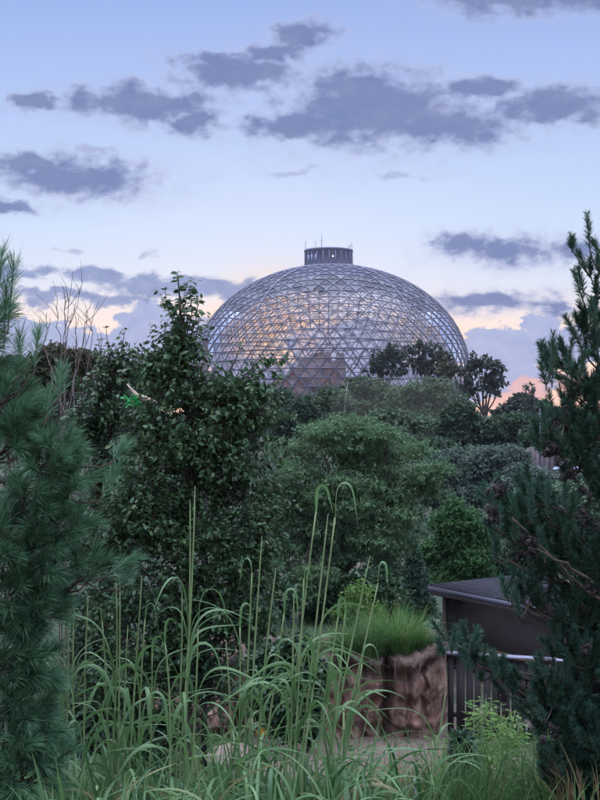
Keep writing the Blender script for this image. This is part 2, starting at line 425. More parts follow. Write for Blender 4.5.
# ------------------------------------------------------------------ ground
def build_ground():
    xs = np.unique(np.concatenate([np.linspace(-12, 12, 70), np.linspace(-60, 60, 50), np.linspace(-400, 400, 30), [-3000, -1500, 1500, 3000]]))
    ys = np.unique(np.concatenate([np.linspace(-15, 60, 190), np.linspace(60, 400, 60), [600, 1000, 2000, 4000, 6000]]))
    X, Y = np.meshgrid(xs, ys)
    Zz = ground_z(X, Y)
    for i in range(X.shape[0]):
        for j in range(X.shape[1]):
            if ys[i] < 400:
                sc_ = 1.0 if ys[i] < 60 else 3.0
                Zz[i, j] += .14 * sc_ * noise.fractal(Vector((X[i, j] * .35 / sc_, Y[i, j] * .35 / sc_, 0)), 1, 2, 4)
    V = np.stack([X, Y, Zz], -1).reshape(-1, 3)
    nx = len(xs); i = np.arange(len(ys) - 1)[:, None] * nx; j = np.arange(nx - 1)[None]
    b = B(); b.add(V, np.stack([i + j, i + j + 1, i + j + nx + 1, i + j + nx], -1).reshape(-1, 4))
    m, nt, bs, out = nodes('ground')
    tc = nt.nodes.new('ShaderNodeTexCoord')
    n1 = nt.nodes.new('ShaderNodeTexNoise'); n1.inputs['Scale'].default_value = .35; n1.inputs['Detail'].default_value = 8
    n2 = nt.nodes.new('ShaderNodeTexNoise'); n2.inputs['Scale'].default_value = 9; n2.inputs['Detail'].default_value = 6
    for n in (n1, n2): nt.links.new(tc.outputs['Object'], n.inputs['Vector'])
    r1 = nt.nodes.new('ShaderNodeValToRGB'); r1.color_ramp.elements[0].position = .5; r1.color_ramp.elements[1].position = .66
    r1.color_ramp.elements[0].color = (.03, .05, .022, 1); r1.color_ramp.elements[1].color = (.13, .09, .068, 1)
    dv = nt.nodes.new('ShaderNodeVectorMath'); dv.operation = 'MULTIPLY_ADD'; nt.links.new(tc.outputs['Object'], dv.inputs[0]); dv.inputs[1].default_value = (1 / 3.4, 1 / 6.0, 0); dv.inputs[2].default_value = (-1.6 / 3.4, -27.5 / 6.0, 0)
    dl = nt.nodes.new('ShaderNodeVectorMath'); dl.operation = 'LENGTH'; nt.links.new(dv.outputs[0], dl.inputs[0])
    dm = nt.nodes.new('ShaderNodeMapRange'); dm.inputs[1].default_value = 1.15; dm.inputs[2].default_value = .7; dm.inputs[3].default_value = 0; dm.inputs[4].default_value = .35; nt.links.new(dl.outputs['Value'], dm.inputs[0])
    ad = nt.nodes.new('ShaderNodeMath'); ad.operation = 'ADD'; nt.links.new(n1.outputs[0], ad.inputs[0]); nt.links.new(dm.outputs[0], ad.inputs[1])
    r2 = nt.nodes.new('ShaderNodeMapRange'); r2.inputs[1].default_value = .3; r2.inputs[2].default_value = .7; r2.inputs[3].default_value = .55; r2.inputs[4].default_value = 1.3
    nt.links.new(ad.outputs[0], r1.inputs[0]); nt.links.new(n2.outputs[0], r2.inputs[0])
    mul = nt.nodes.new('ShaderNodeVectorMath'); mul.operation = 'SCALE'; nt.links.new(r1.outputs[0], mul.inputs[0]); nt.links.new(r2.outputs[0], mul.inputs['Scale'])
    nt.links.new(mul.outputs[0], bs.inputs['Base Color']); bs.inputs['Roughness'].default_value = .95
    bp = nt.nodes.new('ShaderNodeBump'); bp.inputs['Strength'].default_value = .5; bp.inputs['Distance'].default_value = .05
    nt.links.new(n2.outputs[0], bp.inputs['Height']); nt.links.new(bp.outputs[0], bs.inputs['Normal'])
    tag(mk('ground', b, m, smooth=True), 'sloping ground of soil and grass falling into the valley', 'ground', kind='structure')


build_ground()


# ------------------------------------------------------------------ the dome
def build_dome():
    YD = 324.0; cx = (331 - 300) / F * YD; zE = 15.5; a, bb = 35.6, 27.3
    root = thing('glass_dome', 'huge glazed geodesic dome with a lilac steel lattice on the hill', 'dome', (cx, YD, 1.0))
    fq = 13
    t0 = math.atan(2.0); front = -math.pi / 2
    pts = [np.array([0, 0, 1.0])]
    for k in range(5):
        an = front + math.radians(36) + k * 2 * math.pi / 5
        pts.append(np.array([math.sin(t0) * math.cos(an), math.sin(t0) * math.sin(an), math.cos(t0)]))
    for k in range(5):
        an = front + k * 2 * math.pi / 5 + math.radians(72)
        pts.append(np.array([math.sin(t0) * math.cos(an), math.sin(t0) * math.sin(an), -math.cos(t0)]))
    tris = [(0, 1 + k, 1 + (k + 1) % 5) for k in range(5)]
    # the lower ring, chosen by distance
    for k in range(5):
        A, C_ = 1 + k, 1 + (k + 1) % 5
        mid = unit(pts[A] + pts[C_])
        low = min(range(6, 11), key=lambda q: np.linalg.norm(pts[q] - mid))
        tris.append((A, C_, low))
        ds = sorted(range(6, 11), key=lambda q: np.linalg.norm(pts[q] - pts[A]))[:2]
        tris.append((A, ds[0], ds[1]))
    vid = {}; vs = []; faces = []

    def vget(p):
        p = unit(p); k = tuple(np.round(p, 4) + 0.0)
        if k not in vid: vid[k] = len(vs); vs.append(p)
        return vid[k]
    for (A, Bq, C_) in tris:
        pa, pb, pc = pts[A], pts[Bq], pts[C_]
        g = {}
        for i in range(fq + 1):
            for j in range(fq + 1 - i):
                g[i, j] = vget(pa * (fq - i - j) + pb * i + pc * j)
        for i in range(fq):
            for j in range(fq - i):
                faces.append((g[i, j], g[i + 1, j], g[i, j + 1]))
                if i + j < fq - 1: faces.append((g[i + 1, j], g[i + 1, j + 1], g[i, j + 1]))
    vs = np.array(vs)

    def place(v, s=1.0):
        r = np.hypot(v[:, 0], v[:, 1]); rr = np.where(v[:, 2] > 0, r, np.maximum(r, 1 - .25 * v[:, 2] ** 2))
        k = rr / np.maximum(r, 1e-6)
        return np.stack([cx + a * s * v[:, 0] * k, YD + a * s * v[:, 1] * k, zE + bb * s * v[:, 2]], -1)
    faces = np.array([f for f in faces if min(vs[q][2] for q in f) > -.56])
    pos = place(vs); inn = place(vs, .962)
    edges = set()
    for f in faces:
        for q in range(3): edges.add(tuple(sorted((f[q], f[(q + 1) % 3]))))
    edges = np.array(sorted(edges))
    # outer frame; the seams of the big triangles carry a double rib
    frame = mat_noise('dome_frame', (.125, .118, .155), (.18, .17, .215), 2, .45, 0, metal=.25, spec=.5)
    b = B(); sticks(b, pos[edges[:, 0]], pos[edges[:, 1]], .125, .125, 4)
    fo = mk('lattice', b, frame, root)
    b = B(); sticks(b, inn[edges[:, 0]], inn[edges[:, 1]], .075, .075, 4)
    use = np.unique(edges); sticks(b, pos[use], inn[use], .05, .05, 3)
    mk('inner_lattice', b, mat_noise('dome_inner_frame', (.10, .095, .125), (.14, .135, .175), 2, .5, 0, metal=.2), fo)
    b = B()
    seg = []
    for k in range(5):
        line = unit(np.linspace(pts[0], pts[1 + k], fq + 1)); seg.append(place(line))
    for s in seg: sticks(b, s[:-1], s[1:], .23, .23, 5)
    mk('seam_rib', b, frame, root)
    # glazing and the opaque crown
    cz = vs[faces].mean(1)[:, 2]
    ctr = np.array([cx, YD, zE - 6])
    gp = pos - unit(pos - ctr) * .12
    m, nt, bs, out = nodes('dome_glazing')
    nt.nodes.remove(bs)
    tr = nt.nodes.new('ShaderNodeBsdfTransparent'); tr.inputs[0].default_value = (.96, .95, .985, 1)
    gs = nt.nodes.new('ShaderNodeBsdfGlossy'); gs.inputs['Roughness'].default_value = .12; gs.inputs[0].default_value = (.9, .88, .95, 1)
    df = nt.nodes.new('ShaderNodeBsdfDiffuse'); df.inputs[0].default_value = (.6, .59, .64, 1)
    lw = nt.nodes.new('ShaderNodeLayerWeight'); lw.inputs[0].default_value = .12
    m1 = nt.nodes.new('ShaderNodeMixShader'); m2 = nt.nodes.new('ShaderNodeMixShader'); m2.inputs[0].default_value = .10
    gm = nt.nodes.new('ShaderNodeNewGeometry')
    mr = nt.nodes.new('ShaderNodeMapRange'); mr.inputs[3].default_value = .05; mr.inputs[4].default_value = .30
    nt.links.new(gm.outputs['Random Per Island'], mr.inputs[0]); nt.links.new(mr.outputs[0], m2.inputs[0])
    nt.links.new(lw.outputs['Fresnel'], m1.inputs[0]); nt.links.new(tr.outputs[0], m1.inputs[1]); nt.links.new(gs.outputs[0], m1.inputs[2])
    nt.links.new(m1.outputs[0], m2.inputs[1]); nt.links.new(df.outputs[0], m2.inputs[2]); nt.links.new(m2.outputs[0], out.inputs[0])
    b = B(); tv = gp[faces[cz <= .82]].copy()
    for q in range(3):   # every panel tilts a hair on its own
        tv[:, q] += rng.normal(size=(len(tv), 3)) * .02
    b.add(tv.reshape(-1, 3), np.arange(len(tv) * 3).reshape(-1, 3))
    mk('glazing', b, m, root)
    b = B(); tv = gp[faces[cz > .82]]; b.add(tv.reshape(-1, 3), np.arange(len(tv) * 3).reshape(-1, 3))
    mk('crown_panel', b, mat_noise('dome_crown', (.035, .04, .08), (.06, .065, .115), 1.5, .5, 0), root)
    # the drum on top
    rd, z0, z1 = 6.2, 41.6, 46.7
    th = np.linspace(0, 2 * math.pi, 49)[:-1]
    prof = [(rd, z0), (rd, z1 - .45), (rd + .18, z1 - .45), (rd + .18, z1), (rd - .2, z1), (rd - .25, z1 - .3), (0.01, z1 - .3)]
    V = np.array([[cx - .6 + r * math.cos(q), YD + r * math.sin(q), z] for r, z in prof for q in th])
    i = np.arange(len(prof) - 1)[:, None] * 48; j = np.arange(48)[None]; k = (j + 1) % 48
    b = B(); b.add(V, np.stack([i + j, i + k, i + k + 48, i + j + 48], -1).reshape(-1, 4))
    for q in th[::2]:
        c = np.array([cx - .6 + (rd + .05) * math.cos(q), YD + (rd + .05) * math.sin(q), (z0 + z1) / 2 - .3])
        box(b, c, np.array([[math.cos(q), math.sin(q), 0], [-math.sin(q), math.cos(q), 0], [0, 0, 1]]), .05, .08, (z1 - z0) / 2 - .4)
    drum = mk('drum', b, mat_noise('drum_cladding', (.17, .17, .24), (.27, .27, .36), .5, .5, 0, (3, 3, .2)), root)
    b = B()
    for q in (-2.55, -2.35, -2.15):
        c = np.array([cx - .6 + (rd + .08) * math.cos(q), YD + (rd + .08) * math.sin(q), 44.0])
        box(b, c, np.array([[math.cos(q), math.sin(q), 0], [-math.sin(q), math.cos(q), 0], [0, 0, 1]]), .06, .22, 1.0)
    mk('louvre', b, mat_noise('louvre', (.25, .28, .4), (.35, .38, .5), 2, .5, 0), drum)
    # catwalk skirt where drum meets dome
    b = B()
    ring = [[cx - .6 + 7.0 * math.cos(q), YD + 7.0 * math.sin(q), 42.05] for q in np.linspace(0, 2 * math.pi, 40)]
    tube(b, ring, .16, 6)
    sticks(b, np.array(ring)[::3] - [0, 0, .6], np.array(ring)[::3] + [0, 0, .7], .05, .05, 4)
    mk('guard_rail', b, frame, root)
    am = mat_noise('antenna', (.3, .3, .4), (.4, .4, .5), 2, .5, 0, metal=.5)
    for dx, dy, h, r in ((-6.0, -1.5, 2.6, .06), (-3.4, -3, 2.3, .05), (-1.8, 2, 5.0, .08), (5.2, -2, 1.3, .05), (6.0, -.5, 2.3, .06), (5.6, 1, 1.8, .05)):
        b = B(); x0, y0 = cx - .6 + dx, YD + dy
        tube(b, [[x0, y0, z1 - .35], [x0, y0, z1 + h * .6], [x0, y0, z1 + h]], [r * 1.3, r, r * .5], 6)
        for zz in (.55, .75):
            tube(b, [[x0 - .35, y0, z1 + h * zz], [x0 + .35, y0, z1 + h * zz]], r * .5, 4)
        mk('antenna', b, am, root)
    em, nt, bs, out = nodes('lamp_glow'); bs.inputs['Emission Color'].default_value = (1, .92, .75, 1); bs.inputs['Emission Strength'].default_value = 1.6
    qa = -1.42
    c = np.array([cx - .6 + (rd + .2) * math.cos(qa), YD + (rd + .2) * math.sin(qa), 44.3])
    b = B(); V, fcs = sphere(c, .2, 8, 6); b.add(V, fcs); mk('lamp', b, em, root, True)
    # footing ring
    b = B(); ring = [[cx + 36 * math.cos(q), YD + 36 * math.sin(q), 1.6] for q in np.linspace(0, 2 * math.pi, 60)]
    tube(b, ring, 1.1, 6); mk('footing', b, mat_noise('footing', (.25, .2, .17), (.35, .28, .24), 1, .9, 0), root)


def sphere(c, r, nu=12, nv=8, sc=(1, 1, 1)):
    th = np.linspace(0.001, math.pi - .001, nv + 1); ph = np.arange(nu) * 2 * math.pi / nu
    V = np.array([[math.sin(t) * math.cos(p), math.sin(t) * math.sin(p), math.cos(t)] for t in th for p in ph]) * r * np.array(sc) + np.asarray(c)
    i = np.arange(nv)[:, None] * nu; j = np.arange(nu)[None]; k = (j + 1) % nu
    return V, np.stack([i + j, i + j + nu, i + k + nu, i + k], -1).reshape(-1, 4)


build_dome()


def fbm(p, o=4):
    return noise.fractal(Vector(p), 1.0, 2.0, o)


def build_dome_rock():
    """sandstone massif under the dome"""
    YR = 318
    x0, x1 = (262 - 300) / F * YR, (352 - 300) / F * YR
    prof = [(262, 392), (270, 384), (283, 377), (290, 374), (291, 368), (298, 366), (300, 360), (308, 359), (310, 354), (330, 352), (331.5, 361), (335, 361), (336.5, 353), (344, 354), (345, 374), (349, 378), (352, 392)]
    px = np.array([(q[0] - 300) / F * YR for q in prof]); pz = np.array([(430 - q[1]) / F * YR for q in prof])
    nu, nv = 110, 26
    V = []
    for i in range(nu):
        x = x0 + (x1 - x0) * i / (nu - 1)
        top = np.interp(x, px, pz) + .35 * fbm((x * .9, 3, 0))
        for j in range(nv):
            t = j / (nv - 1)
            if t < .55:
                f = t / .55; z = .5 + (top - .5) * f; y = YR - 5 + 3.0 * f ** 2
            else:
                f = (t - .55) / .45; z = top - (top - .5) * f ** 2.2; y = YR - 2 + 9 * f
            st = .5 * math.sin(z * 2.2 + 1.5 * fbm((x * .2, z * .2, 7)))
            d = 2.4 * fbm((x * .25, z * .3, y * .2)) + .9 * fbm((x, z * 1.5, 4)) + .35 * st
            V.append((x + .3 * fbm((x, y, z + 9)), y - d, z))
    i = np.arange(nu - 1)[:, None] * nv; j = np.arange(nv - 1)[None]
    b = B(); b.add(V, np.stack([i + j, i + j + nv, i + j + nv + 1, i + j + 1], -1).reshape(-1, 4))
    m = mat_noise('sandstone', (.13, .05, .03), (.55, .29, .19), .45, .9, .8, (1, 1, 2.6), dist=.6)
    tag(mk('rock_formation', b, m, smooth=False, loc=((x0 + x1) / 2, YR, .5)), 'reddish sandstone rock mass standing inside the glass dome', 'rock')


build_dome_rock()


# ------------------------------------------------------------------ trees
def px_blobs(blobs, Y, dz=None):
    """pixel ellipses (cx, cy, rx, ry[, dY]) at distance Y -> world ellipsoids (centre, radii)"""
    out = []
    for q in blobs:
        dy = q[4] if len(q) > 4 else 0
        c = P(q[0], q[1], Y + dy); k = (Y + dy) / F
        rx, rz = q[2] * k, q[3] * k
        out.append((c, np.array([rx, (rx + rz) * .5 if dz is None else dz, rz])))
    return out


def lumpy(blobs, k=5, f=(.32, .55)):
    out = []
    for c, r in blobs:
        out.append((c, r * .72))
        for _ in range(k):
            d = unit(rng.normal(size=3) + [0, -.25, .3]); q = rng.uniform(*f)
            out.append((c + d * r * rng.uniform(.6, .85), r * q))
    return out


def sample(blobs, n, shell=.55):
    w = np.array([r[0] * r[1] * r[2] for _, r in blobs]) ** .72; w /= w.sum()
    idx = rng.choice(len(blobs), n, p=w)
    d = unit(rng.normal(size=(n, 3)))
    rad = (shell + (1 - shell) * rng.random(n)) * (1 + rng.normal(size=n) * .07)
    rad = np.where(rng.random(n) < .25, rng.random(n) ** .5 * .9, rad)
    C = np.array([blobs[i][0] for i in idx]); R = np.array([blobs[i][1] for i in idx])
    return C + d * R * rad[:, None], d, idx


def shoots(b, tw, Pt, axis, sl, k, L, W, shape='oval', droop=.25, upn=.6, r=.003, spread=.9):
    """leafy shoots: k leaves along a shoot of length sl starting at Pt"""
    n = len(Pt); axis = unit(axis)
    sl = np.broadcast_to(np.asarray(sl, float), (n,))
    if tw is not None: sticks(tw, Pt - axis * sl[:, None] * .25, Pt + axis * sl[:, None], r * 1.4, r * .5, 3)
    t = (np.arange(k)[None] + rng.random((n, k))) / k
    base = Pt[:, None] + axis[:, None] * (sl[:, None] * t)[..., None]
    rad = unit(np.cross(axis[:, None], rng.normal(size=(n, k, 3))))
    D = axis[:, None] * .45 + rad * spread - Z3 * droop + rng.normal(size=(n, k, 3)) * .2
    Nn = Z3 * upn + rng.normal(size=(n, k, 3)) * .45
    s = .65 + .6 * rng.random(n * k)
    leaves(b, base.reshape(-1, 3), D.reshape(-1, 3), Nn.reshape(-1, 3), L * s, W * s, shape)


def woody(b, base, blobs, r0, mid=None, wob=.05, twigs=0, sides=7, up=.3):
    base = np.asarray(base, float)
    top = np.max([c[2] + r[2] * .3 for c, r in blobs]); cm = np.mean([c for c, _ in blobs], 0)
    H = top - base[2]
    fork = np.array([base[0] * .5 + cm[0] * .5, base[1] * .5 + cm[1] * .5, base[2] + H * up])
    sc = H * wob * .3
    tube(b, curve(base, fork, n=6, wob=sc * .35), np.linspace(r0, r0 * .72, 6), sides)
    for c, r in blobs:
        L = np.linalg.norm(c - fork)
        bend = np.array([0, 0, -.12 * L if c[2] > fork[2] else .1 * L])
        rr = r0 * np.clip(.25 + .5 * r.mean() / max(H, .1) * 3, .25, .6)
        end = c + np.array([0, 0, r[2] * .55])
        path = curve(fork, end, bend, 8, sc * .4)
        tube(b, path, np.linspace(rr, rr * .15, 8), 5)
        for _ in range(twigs):
            d = unit(rng.normal(size=3) + [0, 0, .35]); s0 = path[rng.integers(3, 7)]
            tube(b, curve(s0, c + d * r * .85, (0, 0, .06 * L), 5, sc * .3), np.linspace(rr * .3, rr * .06, 5), 4)


def broadleaf(name, label, cat, blobs_px, Y, base_px, mat, n, k, sl, L, W, shape='clump', r0=.2, group=None, up=.3, twigs=3,
              droop=.2, upn=.7, dz=None, bark='bark', lift=.4, shell=.55, twr=None, base_z=None, spread=.9):
    blobs = px_blobs(blobs_px, Y, dz)
    x = (base_px - 300) / F * Y; gz = float(ground_z(x, Y)) - .15 if base_z is None else base_z
    root = thing(name, label, cat, (x, Y, gz), group)
    t = B(); woody(t, (x, Y, gz), blobs, r0, twigs=twigs, up=up)
    Pt, d, _ = sample(lumpy(blobs, 6, (.3, .62)), n, shell)
    c = B()
    ax = d * .8 + Z3 * lift + rng.normal(size=(n, 3)) * .4
    shoots(c, t if twr else None, Pt, ax, sl * (.6 + .8 * rng.random(n)), k, L, W, shape, droop, upn, twr or .003, spread)
    mk('trunk', t, M[bark], root, True)
    mk('crown', c, M[mat], root)
    return root


# --- far trees in front of the dome
far = 'trees on the hill before the dome'
broadleaf('hill_tree', 'dark open-crowned tree overlapping the lower right of the dome, middle of its row', 'tree',
          [(419, 356, 17, 11), (432, 352, 14, 10), (410, 366, 14, 9), (440, 364, 13, 10), (425, 370, 16, 9)], 225, 424, 'dusk', 190, 16, .9, .5, .36, r0=.45, group=far, up=.45, lift=.2)
broadleaf('hill_tree', 'low ragged dark tree at the dome, leftmost of the hill row', 'tree',
          [(383, 363, 14, 9), (373, 370, 9, 7), (394, 360, 11, 10), (388, 374, 14, 8)], 220, 386, 'dusk', 140, 16, .9, .5, .36, r0=.35, group=far, up=.4, lift=.2)
broadleaf('hill_tree', 'small reddish-brown tree at the right rim of the dome', 'tree',
          [(448, 366, 8, 8), (443, 375, 9, 6), (454, 374, 6, 6)], 215, 448, 'olive', 80, 14, .9, .5, .38, r0=.3, group=far, up=.4, lift=.2)
broadleaf('oak_tree', 'dark spreading tree with a bare forked trunk just right of the dome', 'tree',
          [(482, 366, 16, 10), (470, 374, 13, 9), (496, 372, 11, 9), (488, 383, 15, 8), (468, 388, 11, 6), (500, 388, 8, 6), (478, 394, 14, 5)],
          190, 485, 'dusk', 230, 16, .8, .42, .3, r0=.5, group=far, up=.28, twigs=5, lift=.2)
broadleaf('hill_tree', 'purplish low tree under the pink cloud right of the forked tree', 'tree',
          [(520, 412, 16, 10), (508, 418, 12, 9), (536, 416, 14, 9), (526, 404, 6, 6)], 185, 520, 'dusk', 700, 7, .9, .7, .5, r0=.35, group=far)
broadleaf('sapling', 'thin wispy conifer poking up against the pink cloud', 'tree',
          [(529, 398, 4, 10), (529, 388, 2, 7), (529, 406, 6, 6)], 180, 529, 'dusk', 60, 6, .7, .5, .25, r0=.12, group=far)

# --- the trees under the aviary net
avg = 'trees under the aviary net'
for i, (bl, px, Y, n, lab) in enumerate([
    ([(372, 392, 26, 14), (350, 402, 22, 14), (392, 398, 26, 14), (370, 412, 34, 14)], 372, 165, 1500, 'broad dark green tree under the net, below the leftmost hill tree'),
    ([(425, 396, 26, 14), (410, 408, 26, 16), (442, 402, 22, 14), (428, 418, 34, 15)], 426, 160, 1500, 'broad dark green tree under the right half of the net'),
    ([(330, 402, 20, 12), (318, 412, 20, 12), (336, 418, 24, 12)], 328, 150, 950, 'dark round tree below the sandstone rock mass'),
    ([(395, 424, 30, 14), (372, 432, 26, 12), (418, 434, 28, 12)], 396, 135, 1300, 'low dark bushy tree at the foot of the netted trees'),
]):
    broadleaf('aviary_tree', lab, 'tree', bl, Y, px, 'net_tree', n * 2, 9, .7, .32, .24, r0=.35, group=avg)
dk = 'dark trees on the hillside'
for i, (bl, px, Y, n, mt, lab) in enumerate([
    ([(275, 402, 18, 14), (262, 412, 18, 14), (285, 416, 20, 12)], 274, 130, 1100, 'dark', 'dark tree left of the rock mass, beside the leafy branch tip'),
    ([(300, 412, 20, 14), (292, 424, 26, 12), (312, 424, 18, 12)], 300, 120, 1000, 'dark', 'dark bushy tree directly above the light green spreading tree'),
    ([(464, 420, 20, 14), (452, 432, 22, 12), (478, 430, 22, 13)], 464, 125, 1200, 'dark', 'dark green tree below the spreading forked tree'),
    ([(505, 430, 22, 12), (492, 438, 22, 10), (522, 436, 22, 10)], 506, 128, 1200, 'dark', 'dark green tree left above the brown board wall'),
    ([(548, 424, 20, 12), (562, 432, 20, 13), (538, 436, 16, 10)], 550, 120, 1100, 'dark', 'dark tree behind the slim pale pole'),
    ([(585, 430, 24, 14), (600, 440, 24, 16), (575, 444, 20, 10)], 588, 110, 1200, 'dark', 'dark tree above the two pale pointed roofs'),
    ([(230, 400, 30, 18), (210, 420, 30, 22), (245, 424, 26, 18)], 226, 95, 1400, 'dark', 'dark tree half hidden behind the tall leafy tree'),
]):
    broadleaf('hillside_tree', lab, 'tree', bl, Y, px, mt, n * 2, 9, .5, .26, .19, r0=.25, group=dk)

lf = 'dark trees on the left skyline'
for bl, px, Y, n, mt, lab in [
    ([(58, 360, 18, 9), (72, 366, 16, 10), (46, 368, 16, 9), (60, 378, 28, 12)], 60, 45, 1500, 'olive', 'brownish-topped tree on the left skyline behind the bare twigs'),
    ([(92, 366, 12, 9), (82, 376, 14, 10), (100, 378, 14, 12)], 90, 48, 900, 'dark', 'round dark tree on the left skyline beside the bare twigs'),
    ([(14, 370, 18, 10), (28, 376, 14, 9), (0, 380, 22, 14), (24, 388, 22, 12)], 14, 50, 1200, 'dusk', 'dull dark tree at the left edge behind the pine tips'),
    ([(150, 374, 20, 12), (136, 384, 20, 12), (164, 386, 20, 14), (150, 396, 28, 12)], 150, 52, 1300, 'dark', 'dark tree behind the carved green ornament'),
    ([(20, 404, 34, 18), (0, 420, 30, 20), (40, 424, 34, 18)], 20, 60, 1500, 'dark', 'dark tree low on the left edge behind the pine branches'),
    ([(78, 404, 28, 16), (66, 422, 30, 18), (96, 424, 28, 18)], 78, 62, 1500, 'dusk', 'dull purple-green tree behind the base of the bare twigs'),
    ([(130, 410, 28, 16), (118, 428, 30, 18), (150, 428, 28, 18)], 130, 64, 1500, 'dark', 'dark tree below the carved green ornament')]:
    broadleaf('skyline_tree', lab, 'tree', bl, Y, px, mt, n * 2, 9, .3, .13, .09, r0=.14, group=lf)

# far-off wood on the skyline either side of the dome
def far_wood():
    bl = []
    for px in np.arange(-160, 780, 13.0):
        Y = 262 if not (170 < px < 500) else 270
        top = 421 + 5 * noise.noise(Vector((px * .05, 1, 2))) - (4 if px > 500 else 0)
        bl.append((px, top + 8, 14, 9 + 3 * rng.random(), Y - 265 + rng.normal() * 5))
    b = B(); Pt, d, _ = sample(lumpy(px_blobs(bl, 265)), 9000, .5)
    shoots(b, None, Pt, d * .7 + Z3 * .4, .9, 7, .6, .45, 'clump', .2, .7)
    tag(mk('woods', b, M['dusk']), 'far dark wood along the skyline behind the hillside trees', 'wood', kind='stuff')


far_wood()

def hill_scrub():
    n = 15000
    y = 58 + 175 * rng.random(n) ** 1.4; x = rng.uniform(-.36, .36, n) * y
    h = np.array([noise.noise(Vector((a_ * .09, b_ * .06, 4))) for a_, b_ in zip(x, y)])
    hh = np.clip(1.3 + 2.8 * h, .3, 3.6) * np.clip(y / 110, .55, 1.2)
    u = rng.random(n)
    pt = np.stack([x, y, ground_z(x, y) + hh * u ** .6], -1)
    b = B(); shoots(b, None, pt, rng.normal(size=(n, 3)) * .6 + Z3 * .8, .45 * np.clip(y / 90, .7, 1.6), 8, np.repeat(.20 * np.clip(y / 80, .8, 1.9), 8), np.repeat(.13 * np.clip(y / 80, .8, 1.9), 8), 'clump', .2, .7)
    tag(mk('scrub', b, M['dark']), 'dense dark scrub between the trees of the hillside', 'scrub', kind='stuff')


hill_scrub()

# --- mid-distance valley trees
mid = 'grey-green trees in the valley'
for bl, px, Y, n, mt, lab in [
    ([(446, 468, 24, 14), (434, 482, 22, 16), (460, 478, 18, 14), (446, 494, 26, 12)], 446, 78, 2200, 'willow', 'hazy grey-green tree left in the valley, beside the light green spreading tree'),
    ([(486, 458, 20, 10), (504, 464, 20, 12), (478, 472, 20, 12), (500, 480, 24, 12), (484, 492, 22, 10)], 490, 74, 2400, 'willow', 'hazy grey-green tree below the brown board wall'),
    ([(530, 478, 18, 10), (518, 488, 18, 10), (545, 486, 16, 9)], 528, 70, 1300, 'willow', 'small grey-green tree under the two pale roofs'),
    ([(424, 452, 18, 10), (410, 446, 16, 8), (440, 450, 16, 8)], 424, 95, 1100, 'dark', 'dull green shrubby tree at the top of the valley'),
    ([(555, 498, 26, 14), (536, 508, 22, 14), (575, 506, 24, 16), (555, 520, 34, 14)], 556, 62, 2600, 'pale', 'pale green round tree behind the cones of the pine'),
    ([(390, 440, 22, 9), (372, 446, 20, 8)], 382, 100, 900, 'dark', 'dull green shrub at the foot of the netted trees'),
    ([(600, 500, 26, 24), (620, 520, 26, 24)], 606, 66, 1100, 'dark', 'dark shrub at the right edge behind the pine')]:
    broadleaf('valley_tree', lab, 'tree', bl, Y, px, mt, n * 2, 9, .4, .17, .09, r0=.18, group=mid, droop=.5)

broadleaf('green_tree', 'vivid green bushy tree left of the pine and above the shed roof', 'tree',
          [(450, 508, 10, 8), (463, 520, 16, 9), (442, 528, 12, 10), (476, 534, 14, 10), (452, 544, 22, 12), (482, 552, 14, 12), (432, 556, 14, 12), (462, 562, 24, 14), (440, 578, 20, 12), (474, 578, 22, 12)], 46, 456,
          'bright', 5200, 10, .28, .105, .06, 'diamond', r0=.12, lift=.5)
broadleaf('understory_tree', 'dark broad shrub in the shade behind the shed', 'shrub',
          [(500, 570, 30, 22), (530, 560, 26, 26), (470, 580, 26, 16)], 48, 500, 'dark', 2600, 8, .3, .11, .07, r0=.1)


def spruce(label, bx, by_top, by_bot, half, Y, n, group):
    x = (bx - 300) / F * Y; gz = float(ground_z(x, Y)) - .1
    top = P(bx, by_top, Y); bot = P(bx, by_bot, Y); R = half / F * Y
    root = thing('spruce', label, 'tree', (x, Y, gz), group)
    t = B(); tube(t, [[x, Y, gz], [x, Y, (gz + top[2]) / 2], [x, Y, top[2]]], [.12, .07, .01], 7)
    c = B(); Pn, Dn = [], []
    H = top[2] - bot[2]
    for q in range(n):
        f = rng.random() ** .75
        zz = bot[2] + H * (1 - f) if False else top[2] - H * f
        ph = rng.random() * 2 * math.pi; rr = R * f * (.65 + .5 * rng.random()) + .03
        d = np.array([math.cos(ph), math.sin(ph), -.18 + .3 * rng.random()])
        p0 = np.array([x, Y, zz]); p1 = p0 + d * rr
        sticks(t, p0[None], p1[None], .012, .004, 3)
        m_ = int(20 + 60 * f)
        tt = .25 + .8 * rng.random(m_)
        base = p0 + d * rr * tt[:, None] + rng.normal(size=(m_, 3)) * .05 * rr
        Pn.append(base); Dn.append(unit(d)[None] * .7 + rng.normal(size=(m_, 3)) * .55 + [0, 0, .1])
    Pn = np.concatenate(Pn); Dn = np.concatenate(Dn)
    leaves(c, Pn, Dn, rng.normal(size=Pn.shape) + Z3, .13, .035, 'diamond')
    mk('trunk', t, M['bark'], root, True); mk('crown', c, M['spruce'], root)


spruce('blue-green spruce between the light spreading tree and the shed', 414, 538, 622, 26, 41, 420, 'young spruces')
spruce('narrow spruce half hidden behind the vivid green tree', 396, 560, 625, 18, 43, 200, 'young spruces')

